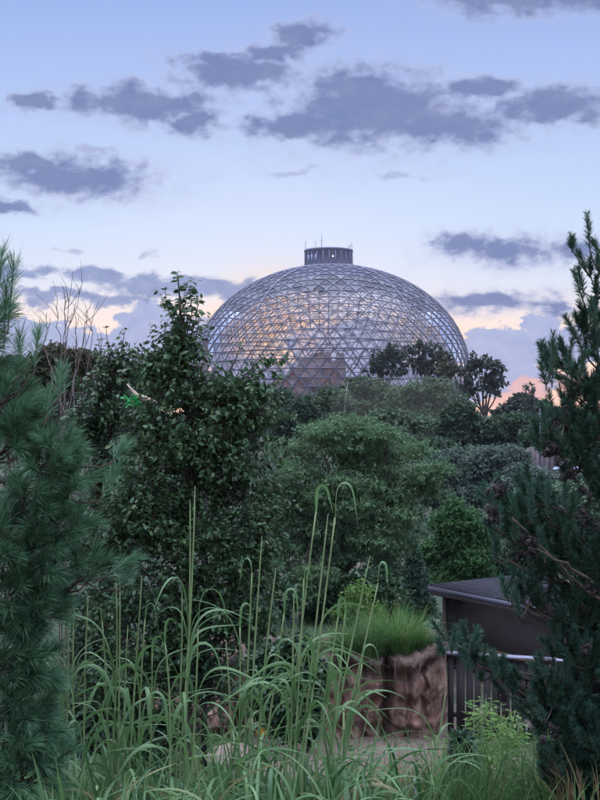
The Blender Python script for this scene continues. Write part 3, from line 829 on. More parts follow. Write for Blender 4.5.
# --- the light green spreading tree
def build_locust():
    Y = 38
    bl = [(350, 428, 26, 8), (318, 434, 24, 7), (385, 436, 26, 7), (292, 448, 22, 8), (340, 450, 28, 8), (402, 452, 26, 8), (368, 462, 26, 7),
          (412, 472, 24, 7), (300, 470, 26, 8), (345, 480, 26, 8, -1), (425, 490, 14, 6), (388, 488, 28, 8, -1), (285, 492, 20, 8), (320, 500, 28, 8, -1),
          (360, 508, 26, 8, -1.5), (405, 512, 22, 8, -1), (292, 520, 20, 8, -1), (335, 530, 24, 8, -1.5), (376, 536, 24, 8, -1.2), (300, 545, 22, 8), (400, 540, 14, 8),
          (355, 555, 24, 8, -1), (320, 562, 22, 8), (280, 560, 18, 10), (385, 560, 16, 8), (272, 505, 16, 10), (436, 470, 12, 6), (266, 535, 14, 10), (310, 585, 22, 10, -2), (280, 590, 20, 12, -2)]
    bl = [(q[0], q[1], q[2] * 1.05, q[3] * 1.5) + tuple(q[4:]) for q in bl]
    blobs = [(c + [0, rng.normal() * .5, 0], np.array([r[0], r[0] * 1.3, r[2]])) for c, r in px_blobs(bl, Y)]
    base = P(345, 640, Y); base[2] = float(ground_z(base[0], Y)) - .1
    root = thing('spreading_tree', 'light green layered spreading tree in the middle of the valley', 'tree', base)
    t = B()
    fork = P(344, 572, Y)
    tube(t, curve(base, fork, (.05, 0, 0), 7, .02), np.linspace(.19, .15, 7), 9)
    limbs = [P(312, 520, Y), P(350, 505, Y + .8), P(385, 510, Y - .6), P(338, 500, Y - .8)]
    lp = []
    for q in limbs:
        c = curve(fork, q, (0, 0, -.12), 7, .04); tube(t, c, np.linspace(.11, .06, 7), 7); lp.append(q)
    for c, r in blobs:
        q = min(lp, key=lambda s: np.linalg.norm((s - c) * [1, .6, 1]) + (2 if s[2] > c[2] + .5 else 0))
        L = np.linalg.norm(c - q)
        pth = curve(q, c + [0, 0, r[2] * .2], (0, 0, .06 * L), 7, .05)
        tube(t, pth, np.linspace(.055, .012, 7), 5)
        for _ in range(7):
            d = unit(rng.normal(size=3)) * r * .9
            tube(t, curve(pth[rng.integers(3, 6)], c + d, (0, 0, .08), 4, .02), np.linspace(.018, .005, 4), 4)
    c = B()
    Pt, d, _ = sample(lumpy([(c_, r_ * 1.05) for c_, r_ in blobs], 5, (.35, .65)), 6000, .3)
    # compound leaves: a rachis with paired leaflets, held flat and drooping at the tip
    ax = d * [1, 1, .3] + rng.normal(size=(len(Pt), 3)) * [.5, .5, .18]
    shoots(c, None, Pt, ax, .30 * (.6 + .8 * rng.random(len(Pt))), 12, .125, .048, 'diamond', .35, 1.3)
    mk('trunk', t, M['bark'], root, True); mk('crown', c, M['locust'], root)


build_locust()

# --- undergrowth in the shade behind the bank
for bl, px, lab in [([(310, 500, 30, 24), (290, 540, 30, 26), (320, 570, 30, 26)], 305, 'dark shrubby tree showing through the left of the light spreading tree'), ([(370, 500, 30, 26), (360, 550, 34, 28), (400, 530, 24, 26), (385, 580, 24, 20)], 372, 'dark shrubby tree showing through the right of the light spreading tree'), ([(420, 590, 22, 22), (400, 605, 20, 20)], 412, 'dark shrub in the gap between the spruce and the shed')]:
    broadleaf('valley_shrub', lab, 'shrub', bl, 56, px, 'dark', 2800, 9, .3, .13, .09, r0=.1, group='dark shrubs behind the spreading tree')
und = 'shrubs in the shade behind the rock bank'
for bl, px, Y, n, mt, lab in [
    ([(300, 590, 26, 22), (280, 610, 22, 24), (318, 612, 22, 20)], 298, 40, 1600, 'dark', 'dark shrub left of the spreading tree trunk'),
    ([(372, 585, 16, 14), (385, 600, 18, 16), (366, 606, 16, 14), (380, 620, 22, 12)], 376, 35.5, 1700, 'vib', 'light green shrub right of the spreading tree trunk'),
    ([(304, 704, 14, 18), (294, 718, 18, 22), (290, 682, 18, 18), (272, 704, 20, 26), (316, 678, 12, 12), (284, 656, 16, 12), (300, 652, 12, 10), (266, 664, 14, 16)], 306, 28, 2800, 'vib', 'leafy green shrub in front of the shaded left half of the rock bank'),
    ([(330, 592, 18, 16), (318, 612, 20, 16), (342, 612, 16, 14)], 328, 36.5, 1500, 'vib', 'green shrub hiding the foot of the spreading tree'),
    ([(250, 560, 26, 30), (262, 600, 26, 30), (240, 630, 26, 30)], 252, 34, 1600, 'vib', 'mid green shrub at the left of the rock bank')]:
    broadleaf('shrub', lab, 'shrub', bl, Y, px, mt, n, 8, .25, .13, .08, r0=.05, group=und, lift=.7)


# --- tall leafy tree, left of centre
def leafy_tree(name, label, blobs_px, Y, base_px, leader, n, k, sl, L, W, mat, extra=(), dz=None, r0=.06):
    x = (base_px - 300) / F * Y; gz = float(ground_z(x, Y)) - .1
    root = thing(name, label, 'tree', (x, Y, gz))
    t = B(); c = B()
    blobs = px_blobs(blobs_px, Y, dz)
    lead = np.array([P(a_, b_, Y) for a_, b_ in leader]); lead = np.vstack([[x, Y, gz], lead])
    # smooth the leader
    tt = np.linspace(0, len(lead) - 1, 24); lead = np.stack([np.interp(tt, np.arange(len(lead)), lead[:, q]) for q in range(3)], -1)
    tube(t, lead, np.linspace(r0, .006, 24), 8)
    for cc, r in blobs:
        j = np.argmin(np.abs(lead[:, 2] - (cc[2] - .5 * r[2] - .25 * abs(cc[0] - x)))); q = lead[j]
        pth = curve(q, cc, (0, 0, -.08), 7, .03); tube(t, pth, np.linspace(.022, .008, 7), 5)
        for _ in range(10):
            d = unit(rng.normal(size=3) + [0, 0, .2]) * r * .9
            tube(t, curve(pth[rng.integers(3, 7)], cc + d, (0, 0, -.03), 5, .015), np.linspace(.009, .003, 5), 4)
    Pt, d, _ = sample(lumpy([(c_ + rng.normal(size=3) * r_ * .15, r_ * .9) for c_, r_ in blobs], 6, (.22, .5)), n, .3)
    shoots(c, t, Pt, d * .6 + Z3 * .55 + rng.normal(size=(n, 3)) * .45, sl * (.5 + rng.random(n)), k, L, W, 'oval', .35, .8, .0025)
    for path, m_ in extra:                                    # sparse free shoots against the sky
        pp = np.array([P(*q, Y) if len(q) == 2 else P(q[0], q[1], q[2]) for q in path])
        tq = np.linspace(0, len(pp) - 1, 14); pp = np.stack([np.interp(tq, np.arange(len(pp)), pp[:, q]) for q in range(3)], -1)
        tube(t, pp, np.linspace(.008, .003, 14), 5)
        u = np.sort(rng.random(m_)) * 13; i0 = np.minimum(u.astype(int), 12); f = (u - i0)[:, None]
        base = pp[i0] * (1 - f) + pp[i0 + 1] * f; ax = unit(pp[i0 + 1] - pp[i0])
        rad = unit(np.cross(ax, rng.normal(size=(m_, 3))))
        s = .75 + .4 * rng.random(m_)
        leaves(c, base, ax * .3 + rad + [0, 0, -.3], Z3 * .35 + [0, -.3, 0] + rng.normal(size=(m_, 3)) * .7, L * s * 1.25, W * s * 1.3, 'oval')
        leaves(c, np.repeat(pp[-1:], 3, 0), np.array([[.8, .2, .35], [-.8, -.2, .25], [.3, -.7, .5]]), np.array([[0, -.3, 1.0]] * 3) + rng.normal(size=(3, 3)) * .3, L * .8, W * .8, 'oval')
    mk('trunk', t, M['bark'], root, True); mk('crown', c, M[mat], root)


leafy_tree('leafy_tree', 'tall glossy dark-leaved tree left of the dome with a thin leader', [
    (182, 316, 8, 18), (183, 340, 13, 18), (178, 360, 18, 18), (188, 358, 12, 14), (170, 380, 22, 16), (168, 362, 18, 13), (190, 376, 13, 12), (152, 380, 16, 10), (216, 394, 24, 12), (244, 392, 20, 9), (262, 396, 12, 8), (254, 414, 26, 16), (192, 408, 56, 28), (150, 424, 24, 18),
    (166, 444, 40, 32), (230, 430, 40, 28), (200, 470, 60, 36), (150, 500, 44, 36), (236, 490, 44, 34), (190, 530, 62, 40), (140, 560, 42, 40),
    (246, 560, 36, 40), (190, 600, 66, 44), (130, 630, 44, 44), (235, 625, 40, 36), (170, 670, 54, 46), (120, 700, 40, 44), (215, 700, 24, 36), (150, 740, 50, 40)],
    12, 190, [(186, 700), (190, 560), (188, 440), (184, 360), (178, 276)], 3700, 10, .26, .060, .035, 'pear',
    [([(184, 350), (181, 310), (177, 273)], 44), ([(184, 345), (192, 315), (190, 288)], 26), ([(182, 340), (168, 310), (165, 290)], 20), ([(190, 350), (198, 330), (199, 312)], 22),
     ([(235, 385), (262, 372), (287, 356)], 36), ([(240, 380), (258, 362), (272, 352)], 24), ([(225, 380), (236, 358), (240, 345)], 9),
     ([(250, 430), (275, 418), (294, 416)], 30), ([(255, 470), (280, 458), (300, 458)], 30), ([(262, 525), (285, 508), (303, 510)], 30), ([(255, 565), (282, 548), (298, 552)], 26),
     ([(250, 445), (272, 440), (284, 446)], 22), ([(262, 495), (282, 488), (292, 494)], 22), ([(150, 440), (130, 420), (122, 408)], 18), ([(168, 390), (158, 368), (156, 356)], 14),
     ([(250, 392), (272, 384), (280, 372)], 20), ([(188, 345), (196, 320), (198, 300)], 12)])
leafy_tree('leafy_shrub', 'dark-leaved sapling with bare-stemmed tips left of the tall leafy tree', [
    (112, 378, 22, 16), (96, 392, 18, 16), (126, 368, 16, 9), (110, 415, 22, 16), (92, 440, 24, 26), (122, 455, 22, 24), (104, 500, 34, 34), (100, 560, 34, 40), (104, 620, 34, 40), (84, 660, 26, 40), (82, 730, 26, 44), (112, 690, 26, 40)],
    13, 108, [(108, 600), (110, 450), (112, 360)], 2100, 9, .2, .058, .034, 'vib',
    [([(112, 372), (108, 350), (106, 328)], 11), ([(114, 370), (122, 348), (125, 330)], 9), ([(120, 368), (136, 352), (148, 350)], 9), ([(108, 375), (100, 352), (102, 340)], 7)])


# --- bare twigs
def dead_shrub():
    Y = 14; x = (72 - 300) / F * Y; gz = float(ground_z(x, Y))
    root = thing('dead_shrub', 'leafless grey shrub of thin upright twigs against the left sky', 'shrub', (x, Y, gz))
    b = B()
    stems = [((60, 420), (64, 340), (72, 272)), ((62, 420), (68, 330), (82, 284)), ((66, 410), (60, 340), (56, 300)), ((66, 400), (84, 350), (99, 300)), ((62, 420), (86, 330), (85, 310)),
             ((70, 430), (44, 345), (48, 313)), ((72, 430), (98, 370), (97, 335)), ((64, 400), (66, 320), (64, 285)), ((74, 420), (76, 340), (74, 302)), ((80, 430), (92, 345), (90, 320)), ((76, 440), (60, 400), (50, 370))]
    for a0, m_, e in stems:
        p = np.array([[x + .1 * rng.normal(), Y, gz], P(*a0, Y + rng.normal() * .15), P(*m_, Y + rng.normal() * .2), P(*e, Y + rng.normal() * .25)])
        t = np.linspace(0, 3, 14); pp = np.stack([np.interp(t, range(4), p[:, q]) for q in range(3)], -1) + rng.normal(size=(14, 3)) * .012
        tube(b, pp, np.linspace(.009, .0025, 14), 5)
        for _ in range(5):
            s = pp[rng.integers(6, 13)]; d = unit([rng.normal() * .5, rng.normal() * .4, 1]); l = .12 + .3 * rng.random()
            tube(b, curve(s, s + d * l, (.02, 0, 0), 4, .006), np.linspace(.004, .0018, 4), 4)
    mk('branches', b, M['twig_grey'], root)


dead_shrub()


# ------------------------------------------------------------------ pines
def pine(name, label, base, trunk_top, r0, blobs, n, needle_n, sl, nl, nw, mat, lean, bark, ang=(.45, 1.0), broom=False, twig_r=.006, cones=(), tips=(), trunk_bend=(0, 0, 0), out=.5, grp=None):
    root = thing(name, label, 'pine tree', base, grp)
    t = B(); c = B()
    tr = curve(base, trunk_top, trunk_bend, 16, .01); tube(t, tr, np.linspace(r0, r0 * .25, 16), 10)
    Pt, d, idx = sample(blobs, n, .35)
    hubs = []
    for cc, r in blobs:
        j = np.argmin(np.abs(tr[:, 2] - (cc[2] - .25 * np.linalg.norm((cc - tr[0])[:2])))); q = tr[j]
        L = np.linalg.norm(cc - q)
        pth = curve(q, cc, (0, 0, -.07 * L), 8, .012 * L); tube(t, pth, np.linspace(min(.03, .012 + .01 * L), .008, 8), 6)
        hubs.append(pth)
    ax = d * out + np.asarray(lean) + rng.normal(size=(n, 3)) * .28
    ax = unit(ax); ln = sl * (.6 + .8 * rng.random(n))
    for i in range(n):
        h = hubs[idx[i]]; s = h[min(7, 3 + rng.integers(0, 5))]
        tube(t, curve(s, Pt[i], (0, 0, -.02), 4, .005), np.linspace(twig_r, twig_r * .6, 4), 4)
    if len(tips):
        tp = np.array([q[0] for q in tips]); td = unit(np.array([q[1] for q in tips])); tl = np.array([q[2] for q in tips])
        for i in range(len(tp)):
            j = np.argmin(np.linalg.norm(Pt[:n] - tp[i], axis=1))
            tube(t, curve(Pt[j], tp[i], (0, 0, -.02), 5, .004), np.linspace(twig_r, twig_r * .7, 5), 4)
        Pt = np.vstack([Pt, tp]); ax = np.vstack([ax, td]); ln = np.concatenate([ln, tl])
    m_ = len(Pt)
    sticks(t, Pt - ax * .02, Pt + ax * ln[:, None], twig_r * .7, twig_r * .35, 4)
    nn = needle_n
    u = rng.random((m_, nn)); u = u ** (.6 if broom else 1.0)
    basep = Pt[:, None] + ax[:, None] * (ln[:, None] * u)[..., None]
    rad = unit(np.cross(ax[:, None], rng.normal(size=(m_, nn, 3))))
    a_ = ang[0] + (ang[1] - ang[0]) * rng.random((m_, nn)); a_ = a_ * (1.15 - .55 * u)
    D = ax[:, None] * np.cos(a_)[..., None] + rad * np.sin(a_)[..., None]
    needles(c, basep.reshape(-1, 3), D.reshape(-1, 3), nl * (.7 + .5 * rng.random(m_ * nn)), nw)
    mk('trunk', t, M[bark], root, True); mk('needles', c, M[mat], root)
    for cp, cd, cl in cones:
        mk('cone', cone_mesh(cp, cd, cl), M['cone'], root)
    return root


def cone_mesh(p, d, L):
    b = B(); d = unit(d); s = unit(np.cross(d, [.3, .2, .9])); w = np.cross(d, s)
    V, fc = sphere((0, 0, 0), 1, 10, 8); V = V * [.17 * L, .17 * L, .44 * L]
    b.add(p + V[:, 0:1] * s + V[:, 1:2] * w + V[:, 2:3] * d, fc)
    k = np.arange(70); f = (k + .5) / 70; ph = k * 2.39996
    zz = (f - .5) * L; rr = .27 * L * np.sqrt(np.maximum(0, 1 - (2 * f - 1) ** 2)) + .002
    rad = np.cos(ph)[:, None] * s + np.sin(ph)[:, None] * w
    pos = p + rad * rr[:, None] * .7 + d * zz[:, None]
    leaves(b, pos, rad * .95 + d * .35, d[None] - rad * .3 + rng.normal(size=(70, 3)) * .25, .22 * L * rng.uniform(.8, 1.3, 70), .17 * L, 'diamond', -.3)
    return b


def cone_material():
    m, nt, bs, out = nodes('pine_cone')
    tc = nt.nodes.new('ShaderNodeTexCoord'); v = nt.nodes.new('ShaderNodeTexVoronoi'); v.inputs['Scale'].default_value = 75
    nt.links.new(tc.outputs['Object'], v.inputs['Vector'])
    r = nt.nodes.new('ShaderNodeValToRGB'); e = r.color_ramp.elements
    e[0].position = .07; e[0].color = (.5, .46, .46, 1); e[1].position = .11; e[1].color = (.026, .016, .014, 1)
    nt.links.new(v.outputs['Distance'], r.inputs[0]); nt.links.new(r.outputs[0], bs.inputs['Base Color']); bs.inputs['Roughness'].default_value = .6
    return m


M['cone'] = cone_material()

YL = 5.6
lb = px_blobs([(18, 440, 24, 26), (46, 466, 24, 22), (66, 488, 18, 18), (30, 505, 32, 26), (58, 526, 20, 20), (16, 545, 40, 34), (44, 562, 28, 22),
               (84, 578, 14, 8), (12, 600, 38, 34), (34, 620, 26, 22), (8, 660, 36, 34), (24, 700, 26, 28), (5, 740, 36, 38), (24, 780, 30, 34),
               (4, 400, 12, 20), (-24, 310, 10, 36), (-24, 360, 12, 30)], YL)
tl = []
for (x0, y0, x1, y1) in [(18, 375, 20, 338), (34, 372, 38, 334), (4, 345, 6, 285), (-2, 300, 2, 252), (8, 330, 14, 262), (112, 462, 122, 448), (100, 580, 132, 560), (118, 590, 128, 575),
                         (100, 500, 116, 470), (58, 400, 62, 372), (46, 420, 50, 396)]:
    a0, a1 = P(x0, y0, YL - .1), P(x1, y1, YL - .05)
    tl.append((a0, a1 - a0, np.linalg.norm(a1 - a0)))
xb = (-75 - 300) / F * YL
pine('white_pine', 'soft long-needled blue-green pine filling the left edge', (xb, YL + .2, float(ground_z(xb, YL))), P(-60, 180, YL + .3), .07,
     lb, 360, 150, .10, .10, .0022, 'wpine', (.35, -.3, .6), 'bark_red', (.30, .95), True, .0045, tips=tl)

YR = 9.0
rb = px_blobs([(590, 240, 8, 14), (594, 285, 14, 24), (588, 325, 16, 20), (596, 360, 16, 20), (552, 372, 8, 14), (574, 372, 8, 12), (585, 398, 24, 16), (564, 420, 20, 16), (546, 442, 18, 14), (516, 512, 18, 16), (540, 502, 24, 18), 
               (592, 432, 30, 24), (572, 462, 24, 18), (600, 490, 26, 30), (497, 505, 8, 18), (520, 535, 22, 20), (556, 530, 30, 22), (590, 560, 30, 34), (508, 560, 18, 16), (552, 574, 30, 18),
               (580, 610, 34, 26), (455, 644, 14, 9), (470, 658, 18, 10), (492, 674, 20, 12), (518, 690, 26, 16), (548, 694, 28, 22), (574, 655, 28, 34), (600, 680, 30, 44), (562, 722, 32, 28), (590, 745, 36, 40),
               (512, 604, 12, 12), (534, 600, 14, 14), (522, 588, 12, 10), (575, 780, 36, 30), (508, 592, 10, 8), (600, 790, 30, 30), (640, 600, 40, 100), (640, 420, 30, 100), (640, 740, 40, 60)], YR)
tr_ = []
for (x0, y0, x1, y1) in [(590, 250, 587, 216), (583, 300, 574, 272), (578, 340, 566, 318), (552, 385, 553, 334), (546, 385, 541, 364), (566, 385, 572, 340), (580, 380, 584, 352), (596, 330, 590, 300),
                         (498, 530, 497, 476), (490, 515, 488, 492), (515, 540, 512, 500), (532, 520, 530, 486), (548, 515, 548, 484), (565, 510, 566, 478), (452, 652, 455, 628), (444, 656, 438, 640), (470, 672, 464, 650),
                         (500, 680, 492, 655), (520, 620, 515, 592), (508, 600, 502, 580), (560, 440, 550, 408), (548, 430, 541, 405), (572, 250, 572, 238), (586, 270, 578, 252), (600, 268, 594, 240),
                         (545, 560, 540, 530), (470, 650, 478, 634), (545, 680, 540, 655), (545, 720, 532, 700)]:
    a0, a1 = P(x0, y0, YR - .25), P(x1, y1, YR - .25)
    tr_.append((a0, a1 - a0, np.linalg.norm(a1 - a0)))
cn = []
for (x, y, k) in [(497, 488, 7), (494, 512, 8), (528, 548, 7), (553, 456, 7), (560, 414, 3), (592, 520, 5), (566, 470, 4), (585, 486, 3), (524, 555, 2), (545, 600, 2), (590, 655, 3), (552, 735, 3), (500, 700, 2), (596, 590, 2), (560, 640, 2)]:
    for _ in range(k):
        cn.append((P(x + rng.normal() * 5, y + rng.normal() * 6, YR - .45 + rng.normal() * .06), rng.normal(size=3) + [0, -.3, .4], .052 + .022 * rng.random()))
xb = (668 - 300) / F * YR
rp = pine('bristlecone_pine', 'dark pine with upright bottlebrush shoots and purple cones on the right', (xb, YR + .2, float(ground_z(xb, YR))), P(618, 190, YR + .1), .10,
          rb, 1050, 250, .16, .062, .0036, 'bpine', (-.12, -.15, .95), 'bark', (.5, 1.1), False, .007, cn, tr_, out=.3)
b = B()
tube(b, curve(P(655, 640, YR), P(512, 518, YR - .5), (0, 0, -.05), 14, .01), np.linspace(.02, .006, 14), 8)
tube(b, curve(P(590, 580, YR - .25), P(528, 548, YR - .55), (0, 0, .03), 8, .01), np.linspace(.014, .005, 8), 6)
mk('bough', b, M['bark'], rp, True)


# ------------------------------------------------------------------ rock bank, fence, shed
def build_bank():
    x0, x1 = -4.5, 3.7
    nu, nv = 260, 60
    V = np.zeros((nu, nv, 3))
    for i in range(nu):
        u = i / (nu - 1); x = x0 + (x1 - x0) * u
        curl = max(0, (x - 2.9) / .8)                     # turns away at the right end
        top = -5.44 + .16 * fbm((x * 1.3, 5, 1)) + .05 * fbm((x * 5, 5, 1)) + .18 * sstep(2.4, 3.3, x)
        butt = .55 * max(0, math.sin(x * 2.6 + .9)) ** 2 - .25 * math.exp(-((x - 2.12) / .13) ** 2)
        for j in range(nv):
            t = j / (nv - 1)
            if t < .72:
                f = t / .72; z = -7.6 + (top + 7.6) * f
                y = 30.6 - .55 * (1 - f) ** 1.6 - butt * (.45 + .55 * f) + 1.2 * curl ** 2
                y -= .16 * math.exp(-((f - .93) / .06) ** 2)                     # lip of matted roots
                y += .22 * math.exp(-((f - .80) / .06) ** 2)
                gw = x + .10 * fbm((x * .7, z * .8, 30))
                d = .34 * fbm((x * .8, z * .7, 3)) + .16 * (.3 - abs(fbm((x * 1.5, z * 1.3, 71)))) + .07 * fbm((x * 3.2, z * 1.1, 8)) + .05 * fbm((x * 6, z * 4.5, 1)) + .07 * (.25 - abs(fbm((x * 2.6, z * 2.2, 61))))
                for gx, gd, gq in ((-2.6, .3, .16), (-1.5, .45, .12), (-.6, .3, .2), (.35, .38, .1), (1.05, .5, .13), (1.55, .25, .07), (2.12, .55, .10), (2.62, .22, .06), (3.0, .3, .09)):
                    d -= gd * math.exp(-((gw - gx) / gq) ** 2)
                zl = z + .12 * fbm((x * .8, 2, 30))
                for lz, ld in ((-5.78, .2), (-6.1, .12), (-6.5, .18), (-6.85, .14), (-7.15, .3)):          # ledges: undercut just below each
                    d += ld * (1 / (1 + math.exp(-(zl - lz) / .03)) - .5) * (.6 + .8 * noise.noise(Vector((x * 1.1, lz * 3, 5))))
                if t > .62: d *= 1.0
                y -= d
            else:
                f = (t - .72) / .28; z = top + .05 * f + .06 * fbm((x * 3, f * 4, 2)); y = 30.6 - butt - .1 + 2.6 * f + 1.2 * curl ** 2
            V[i, j] = (x + .08 * fbm((x * 2, z * 3, 22)), y, z)
    i = np.arange(nu - 1)[:, None] * nv; j = np.arange(nv - 1)[None]
    b = B(); b.add(V.reshape(-1, 3), np.stack([i + j, i + j + nv, i + j + nv + 1, i + j + 1], -1).reshape(-1, 4))
    m, nt, bs, out = nodes('clay_rock')
    N = nt.nodes.new; K = nt.links.new
    tc = N('ShaderNodeTexCoord'); mp = N('ShaderNodeMapping'); mp.inputs['Scale'].default_value = (1.5, 1.5, 1.0); K(tc.outputs['Object'], mp.inputs[0])
    n1 = N('ShaderNodeTexNoise'); n1.inputs['Scale'].default_value = 2.0; n1.inputs['Detail'].default_value = 8; n1.inputs['Roughness'].default_value = .6; K(mp.outputs[0], n1.inputs['Vector'])
    n2 = N('ShaderNodeTexNoise'); n2.inputs['Scale'].default_value = 13; n2.inputs['Detail'].default_value = 6; K(tc.outputs['Object'], n2.inputs['Vector'])
    r = N('ShaderNodeValToRGB'); e = r.color_ramp.elements
    e[0].position = .3; e[0].color = (.10, .055, .042, 1); e[1].position = .72; e[1].color = (.40, .265, .20, 1)
    q = e.new(.5); q.color = (.25, .14, .10, 1)
    K(n1.outputs[0], r.inputs[0])
    mr = N('ShaderNodeMapRange'); mr.inputs[1].default_value = .3; mr.inputs[2].default_value = .7; mr.inputs[3].default_value = .82; mr.inputs[4].default_value = 1.15; K(n2.outputs[0], mr.inputs[0])
    ml = N('ShaderNodeVectorMath'); ml.operation = 'SCALE'; K(r.outputs[0], ml.inputs[0]); K(mr.outputs[0], ml.inputs['Scale'])
    vo = N('ShaderNodeTexVoronoi'); vo.feature = 'DISTANCE_TO_EDGE'; vo.inputs['Scale'].default_value = 2.6
    wn = N('ShaderNodeVectorMath'); wn.operation = 'MULTIPLY_ADD'; K(n2.outputs['Color'], wn.inputs[0]); wn.inputs[1].default_value = (.35, .35, .35); K(mp.outputs[0], wn.inputs[2]); K(wn.outputs[0], vo.inputs['Vector'])
    ck = N('ShaderNodeMapRange'); ck.inputs[1].default_value = 0; ck.inputs[2].default_value = .045; ck.inputs[3].default_value = .5; ck.inputs[4].default_value = 1; K(vo.outputs['Distance'], ck.inputs[0])
    hs = N('ShaderNodeMath'); hs.operation = 'MULTIPLY'; K(ck.outputs[0], hs.inputs[0]); K(n2.outputs[0], hs.inputs[1])
    # a dark humus band with rootlets under the turf, broken along its lower edge
    sz = N('ShaderNodeSeparateXYZ'); K(tc.outputs['Object'], sz.inputs[0])
    hb = N('ShaderNodeMath'); hb.operation = 'MULTIPLY_ADD'; K(n1.outputs[0], hb.inputs[0]); hb.inputs[1].default_value = .9; K(sz.outputs[2], hb.inputs[2])
    hm_ = N('ShaderNodeMapRange'); hm_.inputs[1].default_value = 2.12; hm_.inputs[2].default_value = 2.32; hm_.inputs[3].default_value = 0; hm_.inputs[4].default_value = .75; K(hb.outputs[0], hm_.inputs[0])
    hx = N('ShaderNodeMix'); hx.data_type = 'RGBA'; K(hm_.outputs[0], hx.inputs[0]); K(ml.outputs[0], hx.inputs[6]); hx.inputs[7].default_value = (.08, .06, .047, 1)
    ckm = N('ShaderNodeVectorMath'); ckm.operation = 'SCALE'; K(hx.outputs[2], ckm.inputs[0]); K(ck.outputs[0], ckm.inputs['Scale'])
    K(ckm.outputs[0], bs.inputs['Base Color']); bs.inputs['Roughness'].default_value = .95; bs.inputs['Specular IOR Level'].default_value = .15
    bp = N('ShaderNodeBump'); bp.inputs['Strength'].default_value = .45; bp.inputs['Distance'].default_value = .05; K(hs.outputs[0], bp.inputs['Height']); K(bp.outputs[0], bs.inputs['Normal'])
    root = thing('rock_bank', 'eroded reddish clay rock bank with matted roots along its top edge', 'rock bank', (0, 30.5, -7.5))
    mk('rock_face', b, m, root, True)
    # hanging roots on the lip
    b = B(); xs = rng.uniform(-3.8, 3.2, 120)
    for x in xs:
        k = int(np.clip((x - x0) / (x1 - x0) * (nu - 1), 0, nu - 1)); p = V[k, int(.70 * nv)].copy(); p[1] -= .04; p[2] += rng.uniform(-.12, .05)
        l = rng.uniform(.08, .38) * (1.4 if 1.4 < x < 3.3 else .6)
        tube(b, curve(p, p + [rng.normal() * .05, -.04, -l], (rng.normal() * .02, -.05, 0), 5, .012), np.linspace(.009, .003, 5), 4)
    tag(mk('root_fringe', b, mat_noise('root', (.08, .055, .045), (.18, .135, .105), 9, .9, .2), root), kind='stuff')
    return V


BANK = build_bank()


def build_fence():
    root = thing('board_fence', 'dark weathered vertical board fence with a pale metal cap beside the rock bank', 'fence', (5.2, 30.2, -7.4))
    dk_ = mat_noise('fence_board', (.02, .015, .015), (.055, .041, .04), 3, .85, .4, (8, 8, .5))
    A = P(447, 655, 30.6); Bp = P(700, 664, 28.5); A[2] = Bp[2] = -5.42
    e1 = unit((Bp - A) * [1, 1, 0]); L = np.linalg.norm((Bp - A)[:2]); e2 = np.array([e1[1], -e1[0], 0])
    ax = np.array([e1, e2, Z3])
    s = 0.03; b = B()
    while s < L:
        w = .065 + .05 * rng.random(); hh = .95 + .02 * rng.random()
        if rng.random() < .06: s += .05
        box(b, A + e1 * (s + w) + e2 * rng.normal() * .006 - Z3 * (.08 + hh), ax, w - .012, .012, hh)
        s += 2 * w + .018 + .03 * (rng.random() < .3)
    mk('boards', b, dk_, root)
    b = B()
    for z in (-.35, -1.5): box(b, A + e1 * L / 2 - e2 * .045 + Z3 * z, ax, L / 2, .03, .05)
    mk('rail', b, dk_, root)
    for k in range(6):
        b = B(); box(b, A + e1 * (L * k / 5 * .96 + .06) - e2 * .11 - Z3 * 1.02, ax, .06, .06, 1.0); mk('post', b, dk_, root)
    b = B(); box(b, A + e1 * (L / 2) + Z3 * -.005, ax, L / 2 + .03, .13, .028)
    mk('cap_rail', b, mat_noise('cap_metal', (.2, .19, .24), (.3, .29, .35), 3, .45, .05, metal=.4), root)


build_fence()


